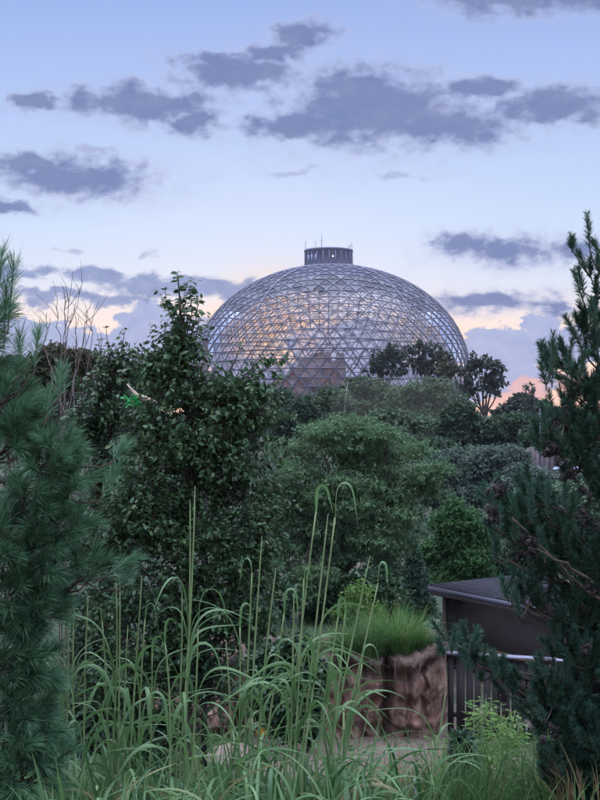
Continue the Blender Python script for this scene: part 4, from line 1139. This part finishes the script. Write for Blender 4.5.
def build_shed():
    k = 1.2
    A = np.array([3.54, 33.0, 0]) * k; A2 = np.array([5.6, 29.2, 0]) * k
    A = A * [1, 1, 0]; z_e = -(157 / F) * 33 * k
    e1 = unit(A2 - A); e2 = np.array([-e1[1], e1[0], 0]); L1, L2 = 6.5, 3.6
    ax = np.array([e1, e2, Z3])
    g = -7.5
    root = thing('shed', 'low dark brown shed with a ribbed grey metal roof behind the fence', 'shed', A + e1 * L1 / 2 + e2 * L2 / 2 + [0, 0, g])
    # e2 runs to the back; the roof climbs gently towards it
    slope = .03
    sl = np.array([e1, unit(e2 + Z3 * slope), unit(Z3 - e2 * slope)])
    dark = mat_noise('shed_cladding', (.022, .015, .014), (.05, .035, .032), 2.5, .85, .3, (1, 1, 9))
    b = B(); in_ = .22; th = .05
    P0 = A + e1 * in_ + e2 * in_
    c = P0 + e1 * (L1 / 2 - in_) + e2 * th
    box(b, c + Z3 * ((g + z_e - .2) / 2), ax, L1 / 2 - in_, th, (z_e - .2 - g) / 2)                         # front
    c = P0 + e2 * (L2 / 2 - in_)
    box(b, c + e2 * .06 + e1 * th + Z3 * ((g + z_e - .1) / 2), ax, th, L2 / 2 - in_ - .06, (z_e - .1 - g) / 2)
    c = A + e1 * L1 / 2 + e2 * (L2 - in_); box(b, c + Z3 * ((g + z_e + .2) / 2), ax, L1 / 2 - in_, th, (z_e + .2 - g) / 2)
    wall = mk('wall', b, dark, root)
    b = B(); box(b, P0 + e1 * .05 - e2 * .012 + Z3 * ((g + z_e - .22) / 2), ax, .07, .05, (z_e - .22 - g) / 2)
    mk('corner_post', b, mat_noise('corner_wood', (.12, .075, .055), (.2, .13, .1), 6, .8, .3, (4, 4, .6)), root)
    b = B(); box(b, P0 + e1 * (L1 / 2 + .6) - e2 * .05 + Z3 * (z_e - 1.62), ax, L1 / 2 - 1.1, .03, .07)
    mk('sill_beam', b, mat_noise('red_wood', (.22, .07, .045), (.34, .13, .08), 6, .7, .2, (1, 1, 5)), root)
    # roof sheet + ribs
    b = B(); rc = A + e1 * L1 / 2 + sl[1] * L2 / 2 + Z3 * (z_e + .06)
    box(b, rc, sl, L1 / 2 + .1, L2 / 2 + .12, .02)
    metal = mat_noise('roof_metal', (.03, .026, .031), (.055, .048, .055), 3, .45, .05, metal=.3)
    roof = mk('roof', b, metal, root)
    b = B(); nr = 26
    for q in range(nr + 1):
        o = -L1 / 2 - .06 + (L1 + .12) * q / nr
        box(b, rc + e1 * o + sl[2] * .032, sl, .018, L2 / 2 + .11, .014)
    mk('roof_ribs', b, mat_noise('rib_metal', (.055, .05, .062), (.08, .072, .088), 3, .45, 0, metal=.3), roof)
    b = B()
    box(b, A + e1 * L1 / 2 - e2 * .15 + Z3 * (z_e - .035), ax, L1 / 2 + .14, .022, .075)
    fm = mat_noise('fascia', (.11, .10, .13), (.16, .145, .185), 3, .5, .05)
    mk('fascia', b, fm, root)
    b = B(); box(b, A - e1 * .125 + sl[1] * (L2 / 2) + Z3 * (z_e + .0), sl, .02, L2 / 2 + .13, .075); mk('fascia', b, fm, root)
    b = B(); box(b, A + e1 * L1 / 2 - e2 * .10 + Z3 * (z_e - .16), ax, L1 / 2 + .05, .02, .06)
    mk('frieze_board', b, mat_noise('frieze', (.14, .10, .10), (.2, .15, .14), 5, .8, .2), root)


build_shed()


# ------------------------------------------------------------------ small built things farther off
def build_small():
    # board wall up the valley
    Y = 110; A = P(500, 449, Y); x0, x1 = A[0], P(552, 449, Y)[0]; zt = A[2]; zb = P(520, 480, Y)[2] - 1
    root = thing('board_wall', 'brown slatted board wall up the valley left of the pale roofs', 'wall', ((x0 + x1) / 2, Y, zb))
    m = mat_noise('wall_board', (.10, .075, .085), (.17, .13, .14), .8, .9, .1, (6, 1, .3))
    b = B(); s = x0
    while s < x1:
        box(b, (s + .22, Y + .02 * rng.normal(), (zt + zb) / 2 + .04 * rng.normal()), I3, .2, .05, (zt - zb) / 2); s += .44
    mk('slats', b, m, root)
    for q in np.linspace(x0 + .3, x1 - .3, 4):
        b = B(); box(b, (q, Y + .22, (zt + zb) / 2 + .1), I3, .12, .12, (zt - zb) / 2 + .1); mk('post', b, m, root)
    # pole
    Y = 105; p = P(540, 407, Y); zb = float(ground_z(p[0], Y))
    b = B(); tube(b, [[p[0], Y, zb], [p[0], Y, p[2]]], [.07, .045], 8); box(b, (p[0], Y, zb + .15), I3, .18, .18, .15); tube(b, [[p[0] - .12, Y, p[2] - .05], [p[0] + .12, Y, p[2] - .05]], .05, 6)
    gm = mat_noise('galvanised', (.10, .11, .13), (.16, .17, .2), 3, .5, 0, metal=.4)
    tag(mk('pole', b, gm, loc=(p[0], Y, zb)), 'slim pale grey pole rising above the brown board wall', 'pole')
    # pale roofed kiosks
    for px, py, wd, Y, lab in ((561, 469, 12, 88, 'small kiosk with a pale pointed roof, left one of the pair'), (574, 470, 13, 90, 'small kiosk with a pale pointed roof, right one of the pair')):
        c = P(px, py, Y); k = Y / F; zb = float(ground_z(c[0], Y)); hw = wd * k / 2
        root = thing('kiosk', lab, 'kiosk', (c[0], Y, zb), 'pale roofed kiosks')
        b = B(); box(b, (c[0], Y, (zb + c[2]) / 2), I3, hw * .8, hw * .8, (c[2] - zb) / 2); mk('wall', b, m, root)
        b = B(); e = hw * 1.15; z = c[2] - .05; t_ = c[2] + .55
        V = [(c[0] - e, Y - e, z), (c[0] + e, Y - e, z), (c[0] + e, Y + e, z), (c[0] - e, Y + e, z), (c[0] - e, Y - e, z + .06), (c[0] + e, Y - e, z + .06), (c[0] + e, Y + e, z + .06), (c[0] - e, Y + e, z + .06), (c[0] - .08, Y, t_), (c[0] + .08, Y, t_)]
        b.add(V, [[3, 2, 1, 0], [0, 1, 5, 4], [1, 2, 6, 5], [2, 3, 7, 6], [3, 0, 4, 7], [4, 5, 9, 8], [6, 7, 8, 9]])
        b.f.append(np.array([[5, 6, 9], [7, 4, 8]]))
        mk('roof', b, mat_noise('pale_roof', (.42, .48, .62), (.55, .6, .72), 2, .5, 0), root)
    # brown post in the leafy tree
    Y = 14.5; p = P(205, 340, Y); zb = float(ground_z(p[0], Y))
    b = B(); box(b, (p[0], Y, (zb + p[2]) / 2), I3, .034, .034, (p[2] - zb) / 2); box(b, (p[0], Y, p[2] + .012), I3, .04, .04, .008)
    tag(mk('post', b, mat_noise('post_paint', (.065, .045, .055), (.09, .065, .075), 6, .6, .1), loc=(p[0], Y, zb)), 'square dark brown post standing behind the tall leafy tree at the edge of the dome', 'post')
    # aviary net with its mast and edge cables
    Y = 150
    nm_ = mat_noise('net_cable', (.13, .12, .10), (.2, .19, .16), 3, .7, 0)
    mast = P(346, 383, Y); zb = float(ground_z(mast[0], Y))
    root = thing('aviary_net', 'sheer brownish aviary net slung over the dark trees below the dome', 'net', (P(400, 430, Y)[0], Y, zb))
    b = B(); tube(b, [[mast[0] - .9, Y - 6, zb], [mast[0], Y - 6, mast[2]]], [.05, .04], 6); mk('mast', b, nm_, root)
    edge = [(346, 384), (375, 379), (405, 377), (430, 378), (450, 380), (456, 396), (463, 412), (466, 432)]
    ep = np.array([P(a_, b_, Y) for a_, b_ in edge])
    b = B(); tt = np.linspace(0, len(ep) - 1, 40); cab = np.stack([np.interp(tt, range(len(ep)), ep[:, q]) for q in range(3)], -1)
    tube(b, cab, .04, 5); mk('edge_cable', b, nm_, root)
    nm, nt, bs, out = nodes('net')
    bs.inputs['Base Color'].default_value = (.26, .24, .17, 1); bs.inputs['Roughness'].default_value = .9
    tr = nt.nodes.new('ShaderNodeBsdfTransparent'); mx = nt.nodes.new('ShaderNodeMixShader'); mx.inputs[0].default_value = .05
    nt.links.new(tr.outputs[0], mx.inputs[1]); nt.links.new(bs.outputs[0], mx.inputs[2]); nt.links.new(mx.outputs[0], out.inputs[0])
    nu, nv = 26, 12; V = []
    for i in range(nu):
        px = 330 + (450 - 330) * i / (nu - 1); py = np.interp(px, [330, 346, 375, 405, 450], [400, 384, 379, 377, 380])
        for j in range(nv):
            f = j / (nv - 1)
            top = P(px + 12 * f * (i / (nu - 1)), py + 58 * f ** 1.3, Y - 4 - 14 * f); V.append(top + [0, 0, -.35 * math.sin(math.pi * (i % 9) / 8)])
    i = np.arange(nu - 1)[:, None] * nv; j = np.arange(nv - 1)[None]
    b = B(); b.add(V, np.stack([i + j, i + j + nv, i + j + nv + 1, i + j + 1], -1).reshape(-1, 4)); mk('mesh_sheet', b, nm, root, True)
    # carved ornament: tan curved branch with bright green leaves
    Y = 12.45; q_ = Y / 30; c = P(140, 400, Y); zb = float(ground_z(c[0], Y))
    root = thing('ornament', 'tan curved carving with bright green leaf shapes among the left trees', 'ornament', (c[0], Y, zb))
    tan = mat_noise('tan_paint', (.42, .30, .20), (.52, .38, .27), 5, .6, .1)
    b = B(); p = np.array([P(*q, Y) for q in ((127, 384), (131, 389), (136, 395), (143, 399), (150, 401), (157, 403))]); tube(b, p, np.array([.015, .03, .055, .09, .07, .03]) * q_, 8)
    tube(b, [P(150, 401, Y), P(152, 398, Y)], [.06 * q_, .02 * q_], 6); mk('curved_branch', b, tan, root)
    b = B(); n = 46; q = np.array([P(rng.uniform(126, 143), 398 + rng.normal() * 2.2 + 3.5, Y + rng.normal() * .04) for _ in range(n)])
    leaves(b, q, rng.normal(size=(n, 3)) + [.2, -.3, .2], rng.normal(size=(n, 3)) + [0, -1.2, .6], .17 * q_, .09 * q_, 'oval')
    gmat = mat_leaf('green_paint', (.02, .33, .08), (.06, .5, .14), .4, .1); mk('leaf_cutouts', b, gmat, root)
    b = B(); tube(b, [[c[0], Y + .05, zb], P(139, 402, Y + .05)], [.010, .008], 8); mk('stand', b, M['bark'], root)


build_small()


# ------------------------------------------------------------------ grass on the bank
GR = 1.15


def tuft(name, label, cat, px, py, Y, n, L, spread, mat, w=.012, th=(.05, .35, .4, 1.5), grp=None, base_z=None, seg=7, part='blades'):
    x = (px - 300) / F * Y; gz = P(px, py, Y)[2] if base_z is None else base_z
    root = thing(name, label, cat, (x, Y, gz), grp)
    b = B(); a_ = rng.random(n) * 2 * math.pi; r = spread * np.sqrt(rng.random(n))
    pt = np.stack([x + r * np.cos(a_), Y + r * np.sin(a_), np.full(n, gz)], -1)
    az = a_ + rng.normal(size=n) * .6
    ribbons(b, pt, az, rng.uniform(th[0], th[1], n) * (1.5 if grp and 'bank' in grp else 1), rng.uniform(th[2], th[3], n) * (1.45 if grp and 'bank' in grp else 1), L * GR * rng.uniform(.55, 1.1, n), w * rng.uniform(.7, 1.2, n), seg)
    mk(part, b, M[mat], root)
    if grp and 'bank' in grp:                                    # a few dead stalks and broad weed leaves among the blades
        b = B(); k = 26; j = rng.integers(0, n, k)
        ribbons(b, pt[j], az[j], rng.uniform(.02, .3, k), rng.uniform(.3, 1.2, k), L * rng.uniform(.7, 1.35, k), w * .5, seg)
        mk('dead_stalks', b, M['dry'], root)
        b = B(); k = 90; j = rng.integers(0, n, k); q = pt[j] + np.stack([rng.normal(size=k) * .08, rng.normal(size=k) * .08, rng.uniform(.1, .75, k) * L * .8], -1)
        leaves(b, q, rng.normal(size=(k, 3)) + [0, 0, .3], Z3 + rng.normal(size=(k, 3)) * .4, rng.uniform(.06, .13, k), rng.uniform(.03, .06, k), 'oval')
        mk('weed_leaves', b, M['weed'], root)
    return root


bank_grass = 'soft grass clumps on top of the rock bank'
for px, py, Y, n, L, sp, mt, lab in [
    (348, 662, 30.75, 320, .85, .32, 'tuft', 'bright green grass clump on the bank, leftmost beside the reeds'),
    (372, 660, 30.6, 460, 1.0, .34, 'weed', 'bright green grass clump in the middle of the bank top'),
    (400, 660, 30.7, 620, 1.2, .36, 'tuft', 'fullest deep green grass clump above the bank lip'),
    (418, 656, 30.9, 320, .8, .28, 'weed', 'feathery green grass clump at the right end of the bank top'),
    (324, 664, 31.0, 200, .55, .4, 'tuft', 'green grass clump on the bank half behind the tall reeds'),
    (385, 648, 32.8, 300, 1.15, .4, 'tuft', 'taller yellow-green grass clump at the back of the bank'),
    (296, 668, 32.0, 200, .6, .4, 'weed', 'dark green grass clump at the shaded left end of the bank')]:
    tuft('grass_clump', lab, 'grass clump', px, py, Y, n, L, sp, mt, .016, grp=bank_grass, base_z=-5.5)
broadleaf('pale_shrub', 'small silvery-leaved shrub at the corner of the bank by the shed', 'shrub', [(431, 632, 7, 7), (426, 642, 9, 7), (437, 640, 5, 6)], 32.6, 430, 'silver', 120, 8, .16, .08, .055, 'oval', r0=.02, base_z=-5.5, lift=.8)
broadleaf('bank_shrub', 'airy light green shrub behind the bank grass', 'shrub', [(360, 600, 14, 14), (350, 615, 18, 14), (372, 618, 14, 12)], 33.5, 360, 'lime', 260, 8, .22, .1, .045, 'oval', r0=.03, base_z=-5.5, lift=.9)


# ------------------------------------------------------------------ tall reeds
def stem_curve(x0, y0, x1, y1, Y, hook):
    p0, p1 = P(x0, y0, Y), P(x1, y1, Y)
    c = curve(p0, p1, ((rng.random() - .5) * .02, .02, 0), 9)
    if hook:
        k = Y / F
        h = [p1 + np.array([hook * k * q, 0, -abs(hook) * k * (q * q * 1.2 - .35 * q)]) for q in (.35, .7, 1.0)]
        c = np.vstack([c, h])
    return c


def reed_clump(label, px, Y, canes, nblade, seed_az=None, L=1.15, spread=.16, bw=.023):
    x = (px - 300) / F * Y; gz = float(ground_z(x, Y)) - .03
    root = thing('reed_clump', label, 'ornamental grass', (x, Y, gz), 'tall arching reed clumps in the foreground')
    for (x0, y0, x1, y1, hook, nl) in canes:
        dY = rng.normal() * .12
        if hook and rng.random() < .35: hook = 0
        lf = (.13 + .008 * abs(hook)) * rng.uniform(.8, 1.3)
        c = stem_curve(x0, y0, x1, y1 + (lf * .42 * F / Y if hook else 0), Y + dY, 0)
        # run the cane on down to the root
        foot = np.array([x + (c[0][0] - x) * .55, Y + dY * .5, gz])
        c = np.vstack([foot, curve(foot, c[0], n=4)[1:-1], c])
        b = B(); r = np.linspace(.0066, .0036, len(c))
        if not hook: r[-1] = .001
        tube(b, c, r, 6)
        st = mk('cane', b, M['cane'], root, True)
        # leaves clasp the cane, rise, then arch over
        if hook:
            b = B(); ribbons(b, c[-1:] - [[0, 0, .01]], np.array([(0 if hook > 0 else math.pi) + rng.normal() * .35]), .02, rng.uniform(2.9, 3.2), lf * 1.35, rng.uniform(.013, .019), 26, rng.normal() * .4, 1, .5, (rng.uniform(.3, .5), rng.uniform(.12, .3)))
            mk('leaf', b, M['reed'], st)
        for _ in range(nl + 2):
            m_ = 1; b = B()
            t = rng.uniform(.30, .97, m_) * (len(c) - 4 - 1); i0 = t.astype(int); f = (t - i0)[:, None]
            pt = c[i0] * (1 - f) + c[i0 + 1] * f
            az = np.where(rng.random(m_) < .5, rng.normal(size=m_) * .6, math.pi + rng.normal(size=m_) * .6)
            ribbons(b, pt, az, rng.uniform(.04, .2, m_), rng.uniform(1.3, 3.0, m_), rng.uniform(.28, .62, m_), rng.uniform(.014, .024, m_), 20, rng.normal(size=m_) * .8, 1, .25, (rng.uniform(.35, .6, m_), rng.uniform(.2, .6, m_)))
            mk('leaf', b, M['reed'], st)
    b = B(); n = int(nblade * .62); a_ = rng.random(n) * 2 * math.pi; rr = spread * np.sqrt(rng.random(n))
    pt = np.stack([x + rr * np.cos(a_), Y + rr * np.sin(a_), np.full(n, gz)], -1)
    az = a_ + rng.normal(size=n) * .5
    upr = rng.random(n) < .42
    th1 = np.where(upr, rng.uniform(.15, .9, n), rng.uniform(1.5, 2.9, n)); LL = L * .74 * np.where(upr, rng.uniform(.35, .85, n), rng.uniform(.5, 1.05, n))
    ribbons(b, pt, az, rng.uniform(.02, .3, n), th1, LL, bw * rng.uniform(.6, 1.25, n), 20, rng.normal(size=n) * 1.2, 1, .25, (rng.uniform(.35, .75, n), rng.uniform(.2, .8, n)))
    k = n // 5                                                     # dead and broken blades at the base
    ribbons(b, pt[:k] + rng.normal(size=(k, 3)) * [.05, .05, 0], rng.random(k) * 6.28, rng.uniform(.3, .9, k), rng.uniform(1.2, 2.2, k), rng.uniform(.25, .5, k), bw * .7, 8, rng.normal(size=k) * 2, .6)
    mk('blades', b, M['reed'], root)


reed_clump('reed clump before the left pine, short hooked tips beside its needles', 78, 6.4, [(66, 740, 68, 584, -6, 2), (74, 740, 74, 578, 8, 3), (60, 745, 64, 600, -5, 2), (84, 745, 88, 600, -8, 2)], 46)
reed_clump('reed clump with several arching tips before the darkest leaves, second from the left pine', 125, 6.0, [(112, 760, 116, 582, 9, 3), (118, 760, 120, 588, 12, 2), (108, 760, 102, 606, -8, 3), (130, 760, 142, 576, 12, 3), (138, 760, 145, 600, 10, 3), (124, 770, 128, 625, -7, 2), (150, 765, 152, 640, 9, 2)], 70)
reed_clump('reed clump with the tallest straight cane crossing the dark leafy tree', 182, 5.8, [(180, 760, 195, 486, 0, 3), (184, 762, 190, 500, -7, 4), (176, 762, 182, 590, -8, 3), (192, 765, 198, 600, 22, 4), (170, 765, 165, 625, 7, 3)], 90, L=1.2)
reed_clump('reed clump of medium canes left of the twin tall canes', 246, 6.2, [(244, 770, 252, 556, -7, 2), (248, 770, 262, 536, 6, 2), (256, 770, 276, 568, 5, 3), (238, 770, 240, 610, 12, 3), (262, 770, 284, 592, 9, 2), (232, 772, 226, 640, 12, 2)], 84)
reed_clump('reed clump with two tall canes crossing the light spreading tree', 300, 5.9, [(286, 770, 316, 492, 6, 2), (302, 770, 335, 490, 14, 3), (300, 770, 328, 514, 0, 2), (294, 770, 304, 566, 5, 3), (316, 772, 338, 600, 7, 3), (290, 772, 294, 590, -9, 3)], 100, L=1.2)
reed_clump('reed clump leaning right with a folded tip before the bank grass', 338, 6.1, [(326, 770, 370, 556, 7, 3), (334, 775, 378, 566, 4, 2), (330, 770, 345, 610, 16, 4), (340, 778, 362, 640, 18, 3)], 90, L=1.15)
reed_clump('low reed clump of arching blades left of the tallest cane, without canes', 150, 5.2, [], 80, L=.95, spread=.25)
reed_clump('low reed clump of arching blades at the bottom centre, without canes', 262, 5.1, [], 90, L=.95, spread=.3)
reed_clump('low reed clump of arching blades at the bottom edge before the clay bank, without canes', 352, 5.3, [], 80, L=.95, spread=.25)
reed_clump('low reed clump at the foot of the left pine, without canes', 90, 5.3, [], 50, L=.9, spread=.22)
for px, Y, L, lab in [(60, 4.9, .95, 'leafy reed tuft at the bottom left corner beside the pine'), (118, 4.7, .9, 'leafy reed tuft at the bottom edge below the second reed clump'), (205, 4.6, .9, 'leafy reed tuft at the bottom edge below the tallest cane'), (312, 4.7, .9, 'leafy reed tuft at the bottom edge below the twin tall canes')]:
    reed_clump(lab, px, Y, [], 90, L=L, spread=.34, bw=.024)
reed_clump('thin reed clump right of the clay bank foot with a single seed cane', 418, 7.2, [(436, 790, 410, 752, 0, 1), (428, 800, 446, 690, 5, 2)], 40, L=1.0)


# ------------------------------------------------------------------ lower right: weeds, sedge, stones
def upright_weed(label, px, Y, stems, k, L, W, mat, grp=None, name='weed'):
    x = (px - 300) / F * Y; gz = float(ground_z(x, Y)) - .03
    root = thing(name, label, 'weed', (x, Y, gz), grp)
    t = B(); c = B()
    for (x1, y1) in stems:
        e = P(x1, y1, Y + rng.normal() * .2); pth = curve((x + rng.normal() * .06, Y + rng.normal() * .06, gz), e, (rng.normal() * .05, 0, 0), 10, .01)
        tube(t, pth, np.linspace(.006, .002, 10), 5)
        u = rng.random(k) ** .7 * 9; i0 = np.minimum(u.astype(int), 8); f = (u - i0)[:, None]; p = pth[i0] * (1 - f) + pth[i0 + 1] * f
        d = unit(rng.normal(size=(k, 3)) * [1, 1, .3] + [0, 0, .25]); side = p + d * rng.uniform(.02, .14, k)[:, None]
        sticks(t, p, side, .002, .001, 3)
        s = rng.uniform(.6, 1.2, k); leaves(c, side, d + [0, 0, -.15], Z3 + rng.normal(size=(k, 3)) * .4, L * s, W * s, 'oval')
    mk('stem', t, M['cane'], root); mk('foliage', c, M[mat], root)


wg = 'leafy weeds below the fence'
upright_weed('lime green leafy weed rising before the fence boards', 488, 14, [(481, 700), (486, 694), (492, 712), (476, 720), (499, 726), (484, 730), (496, 704), (478, 708)], 90, .085, .042, 'lime', wg)
upright_weed('yellow-green leafy weed right of the tallest lime weed', 512, 13, [(506, 718), (514, 714), (520, 724), (502, 730), (512, 738), (508, 728), (519, 716)], 80, .078, .038, 'lime', wg)
upright_weed('dull green weed between the dark young conifer and the lime weed', 472, 12.5, [(466, 748), (474, 740), (480, 752), (470, 760)], 40, .06, .03, 'weed', wg)
upright_weed('small yellow-green weed at the foot of the clay bank', 440, 16, [(438, 738), (446, 732), (450, 740), (433, 744)], 60, .075, .036, 'lime', wg)
upright_weed('green weed at the bottom edge under the pine boughs', 530, 10, [(524, 752), (534, 746), (540, 760), (518, 764)], 36, .05, .025, 'weed', wg)
upright_weed('dark green weed at the bottom edge right of the reeds', 400, 10, [(392, 756), (404, 764), (412, 770), (386, 766)], 34, .05, .025, 'weed', wg)
upright_weed('leafy weed between bottom reeds and clay bank', 352, 11, [(344, 742), (356, 736), (366, 748), (350, 752), (338, 752)], 40, .06, .03, 'weed', wg)
spruce('small dark young conifer standing among the weeds below the fence', 462, 735, 790, 8, 12, 60, 'young spruces')
sg = 'sedge tufts among the weeds'
for px, Y, n, L, mt, lab in [(392, 12, 190, .62, 'dry', 'orange-brown dry sedge tuft right of the reeds'), (408, 11.5, 130, .55, 'dry', 'straw-coloured dry sedge tuft beside the pale stake'), (446, 10, 130, .6, 'cover', 'green sedge tuft before the small dark conifer'),
                             (500, 10, 140, .6, 'cover', 'green sedge tuft below the lime weeds'), (552, 9.2, 120, .5, 'cover', 'green sedge tuft under the lowest pine bough'), (472, 9.2, 120, .5, 'cover', 'green sedge tuft at the bottom edge by the tan stone'), (585, 8.6, 60, .42, 'dry', 'dry straw tuft at the bottom right corner')]:
    x = (px - 300) / F * Y
    tuft('sedge', lab, 'grass clump', px, 0, Y, n, L * 1.15, .2, mt, .010, (.02, .35, .5, 1.8), sg, float(ground_z(x, Y)) - .02, 9)


def build_bits():
    # white seed plume
    Y = 9.5; tip = P(533, 716, Y); x = tip[0] + .02; gz = float(ground_z(x, Y))
    root = thing('plume', 'fluffy cream seed plume on a straight stalk below the pine', 'flower', (x, Y, gz))
    b = B(); pth = curve((x, Y, gz), tip - [0, 0, .05], n=6, wob=.004); tube(b, pth, np.linspace(.006, .004, 6), 6); mk('stalk', b, M['cane'], root)
    b = B(); n = 260; d = unit(rng.normal(size=(n, 3)) + [0, 0, .9]); needles(b, np.repeat((tip - [0, 0, .06])[None], n, 0) + rng.normal(size=(n, 3)) * .012, d, .085 * rng.uniform(.6, 1.2, n), .0045)
    mk('fluff', b, mat_leaf('cream_fluff', (.5, .42, .38), (.68, .58, .52), .8, .4), root)
    # stones
    sm = mat_noise('pale_stone2', (.13, .095, .075), (.26, .19, .15), 6, .95, .6)
    for px, py, Y, r, lab in [(464, 772, 12.5, .10, 'flat tan stone among the weeds near the bottom edge'), (240, 748, 27, .42, 'pale tan boulder showing through the reeds left of the bank'), (226, 752, 25, .32, 'smaller tan boulder beside the pale one in the reeds'), (500, 778, 11, .09, 'small pale stone under the lime weeds'), (577, 748, 11, .10, 'small pinkish stone deep under the pine boughs')]:
        c = P(px, py, Y); gz = float(ground_z(c[0], Y)); top = c[2]
        V, fc = sphere((0, 0, 0), 1, 18, 12)
        hgt = min(max(top - gz, .1) * .5 + .1, r * 1.0); top = gz - .05 * r + 2 * hgt - .35 * hgt
        V = np.array([v * (1 + .4 * fbm((v[0] * 1.6 + px, v[1] * 1.6, v[2] * 1.6))) for v in V]) * [r * 1.35, r, hgt * .75] + [c[0], Y, top - hgt]
        b = B(); b.add(V, fc); tag(mk('boulder', b, sm, smooth=False, loc=(c[0], Y, gz)), lab, 'stone', 'stones in the undergrowth')
    # stake
    Y = 10.5; c = P(417, 784, Y); gz = float(ground_z(c[0], Y))
    b = B(); box(b, (c[0], Y, (c[2] + gz) / 2), I3, .028, .028, (c[2] - gz) / 2); box(b, (c[0], Y, c[2] + .02), I3, .034, .034, .02)
    tag(mk('stake', b, mat_noise('pale_post', (.2, .21, .23), (.28, .29, .31), 8, .6, .05), loc=(c[0], Y, gz)), 'short pale grey stake among the dry sedge', 'stake')
    # orange bloom in the reeds
    Y = 11; c = P(262, 734, Y); gz = float(ground_z(c[0], Y))
    root = thing('orange_flower', 'small orange-yellow flower beside the pale boulder in the reeds', 'flower', (c[0], Y, gz))
    b = B(); tube(b, curve((c[0], Y, gz), c, n=5), .005, 5); mk('stalk', b, M['cane'], root)
    b = B(); n = 16; d = unit(rng.normal(size=(n, 3)) + [0, -.4, .6]); leaves(b, np.repeat(c[None], n, 0), d, rng.normal(size=(n, 3)), .06, .03); mk('petals', b, mat_leaf('orange_petal', (.45, .2, .02), (.6, .32, .04), .6, .3), root)
    # ground cover on the slope
    n = 44000; y = 6.5 + 23 * rng.random(n) ** 1.1; x = rng.uniform(-.34, .30, n) * y
    keep = np.array([noise.noise(Vector((a_ * .5, b_ * .5, 3))) for a_, b_ in zip(x, y)]) > -.12
    keep &= ~((y > 21) & (x > -1.2) & (x < 3.6) & (rng.random(n) < .95))
    keep &= (y > 9.5) | (rng.random(n) < .16)
    x, y = x[keep], y[keep]; n = len(x)
    pt = np.stack([x, y, ground_z(x, y) - .03], -1); b = B()
    ribbons(b, pt, rng.random(n) * 6.28, rng.uniform(.02, .3, n), rng.uniform(.5, 1.9, n), rng.uniform(.14, .5, n) * np.clip((y - 3) / 7, .5, 1), rng.uniform(.006, .014, n) * (1 + y / 30), 5)
    tag(mk('ground_cover', b, M['cover']), 'mixed green grass and weeds covering the near slope', 'grass', kind='stuff')


build_bits()

# ------------------------------------------------------------------ the evening air
b = B(); box(b, (0, 280, 22), I3, 420, 330, 45)
hm = bpy.data.materials.new('haze'); hm.use_nodes = True; nt = hm.node_tree; nt.nodes.clear()
ho = nt.nodes.new('ShaderNodeOutputMaterial'); pv = nt.nodes.new('ShaderNodeVolumePrincipled')
pv.inputs['Color'].default_value = (.82, .84, .95, 1); pv.inputs['Density'].default_value = .00011; pv.inputs['Anisotropy'].default_value = .2
nt.links.new(pv.outputs[0], ho.inputs['Volume'])
hz = mk("haze", b, hm)
tag(hz, 'thin evening haze filling the valley up to the dome', 'haze', kind='stuff')

# ------------------------------------------------------------------ camera and render settings
cam = bpy.data.cameras.new('camera'); co = bpy.data.objects.new('camera', cam); COL.objects.link(co)
cam.sensor_fit = 'HORIZONTAL'; cam.sensor_width = 36; cam.lens = 36 * F / 600
cam.clip_start = .1; cam.clip_end = 20000
co.location = (0, 0, 0); co.rotation_euler = (math.pi / 2 + PITCH, 0, 0)
S.camera = co
S.render.engine = 'CYCLES'
S.cycles.use_denoising = True
S.cycles.max_bounces = 5; S.cycles.diffuse_bounces = 2; S.cycles.glossy_bounces = 2; S.cycles.transparent_max_bounces = 12; S.cycles.transmission_bounces = 3
S.cycles.use_adaptive_sampling = True
S.cycles.adaptive_threshold = .03
S.view_settings.view_transform = 'Standard'; S.view_settings.look = 'None'; S.view_settings.exposure = 0; S.view_settings.gamma = 1
S.view_settings.use_curve_mapping = False
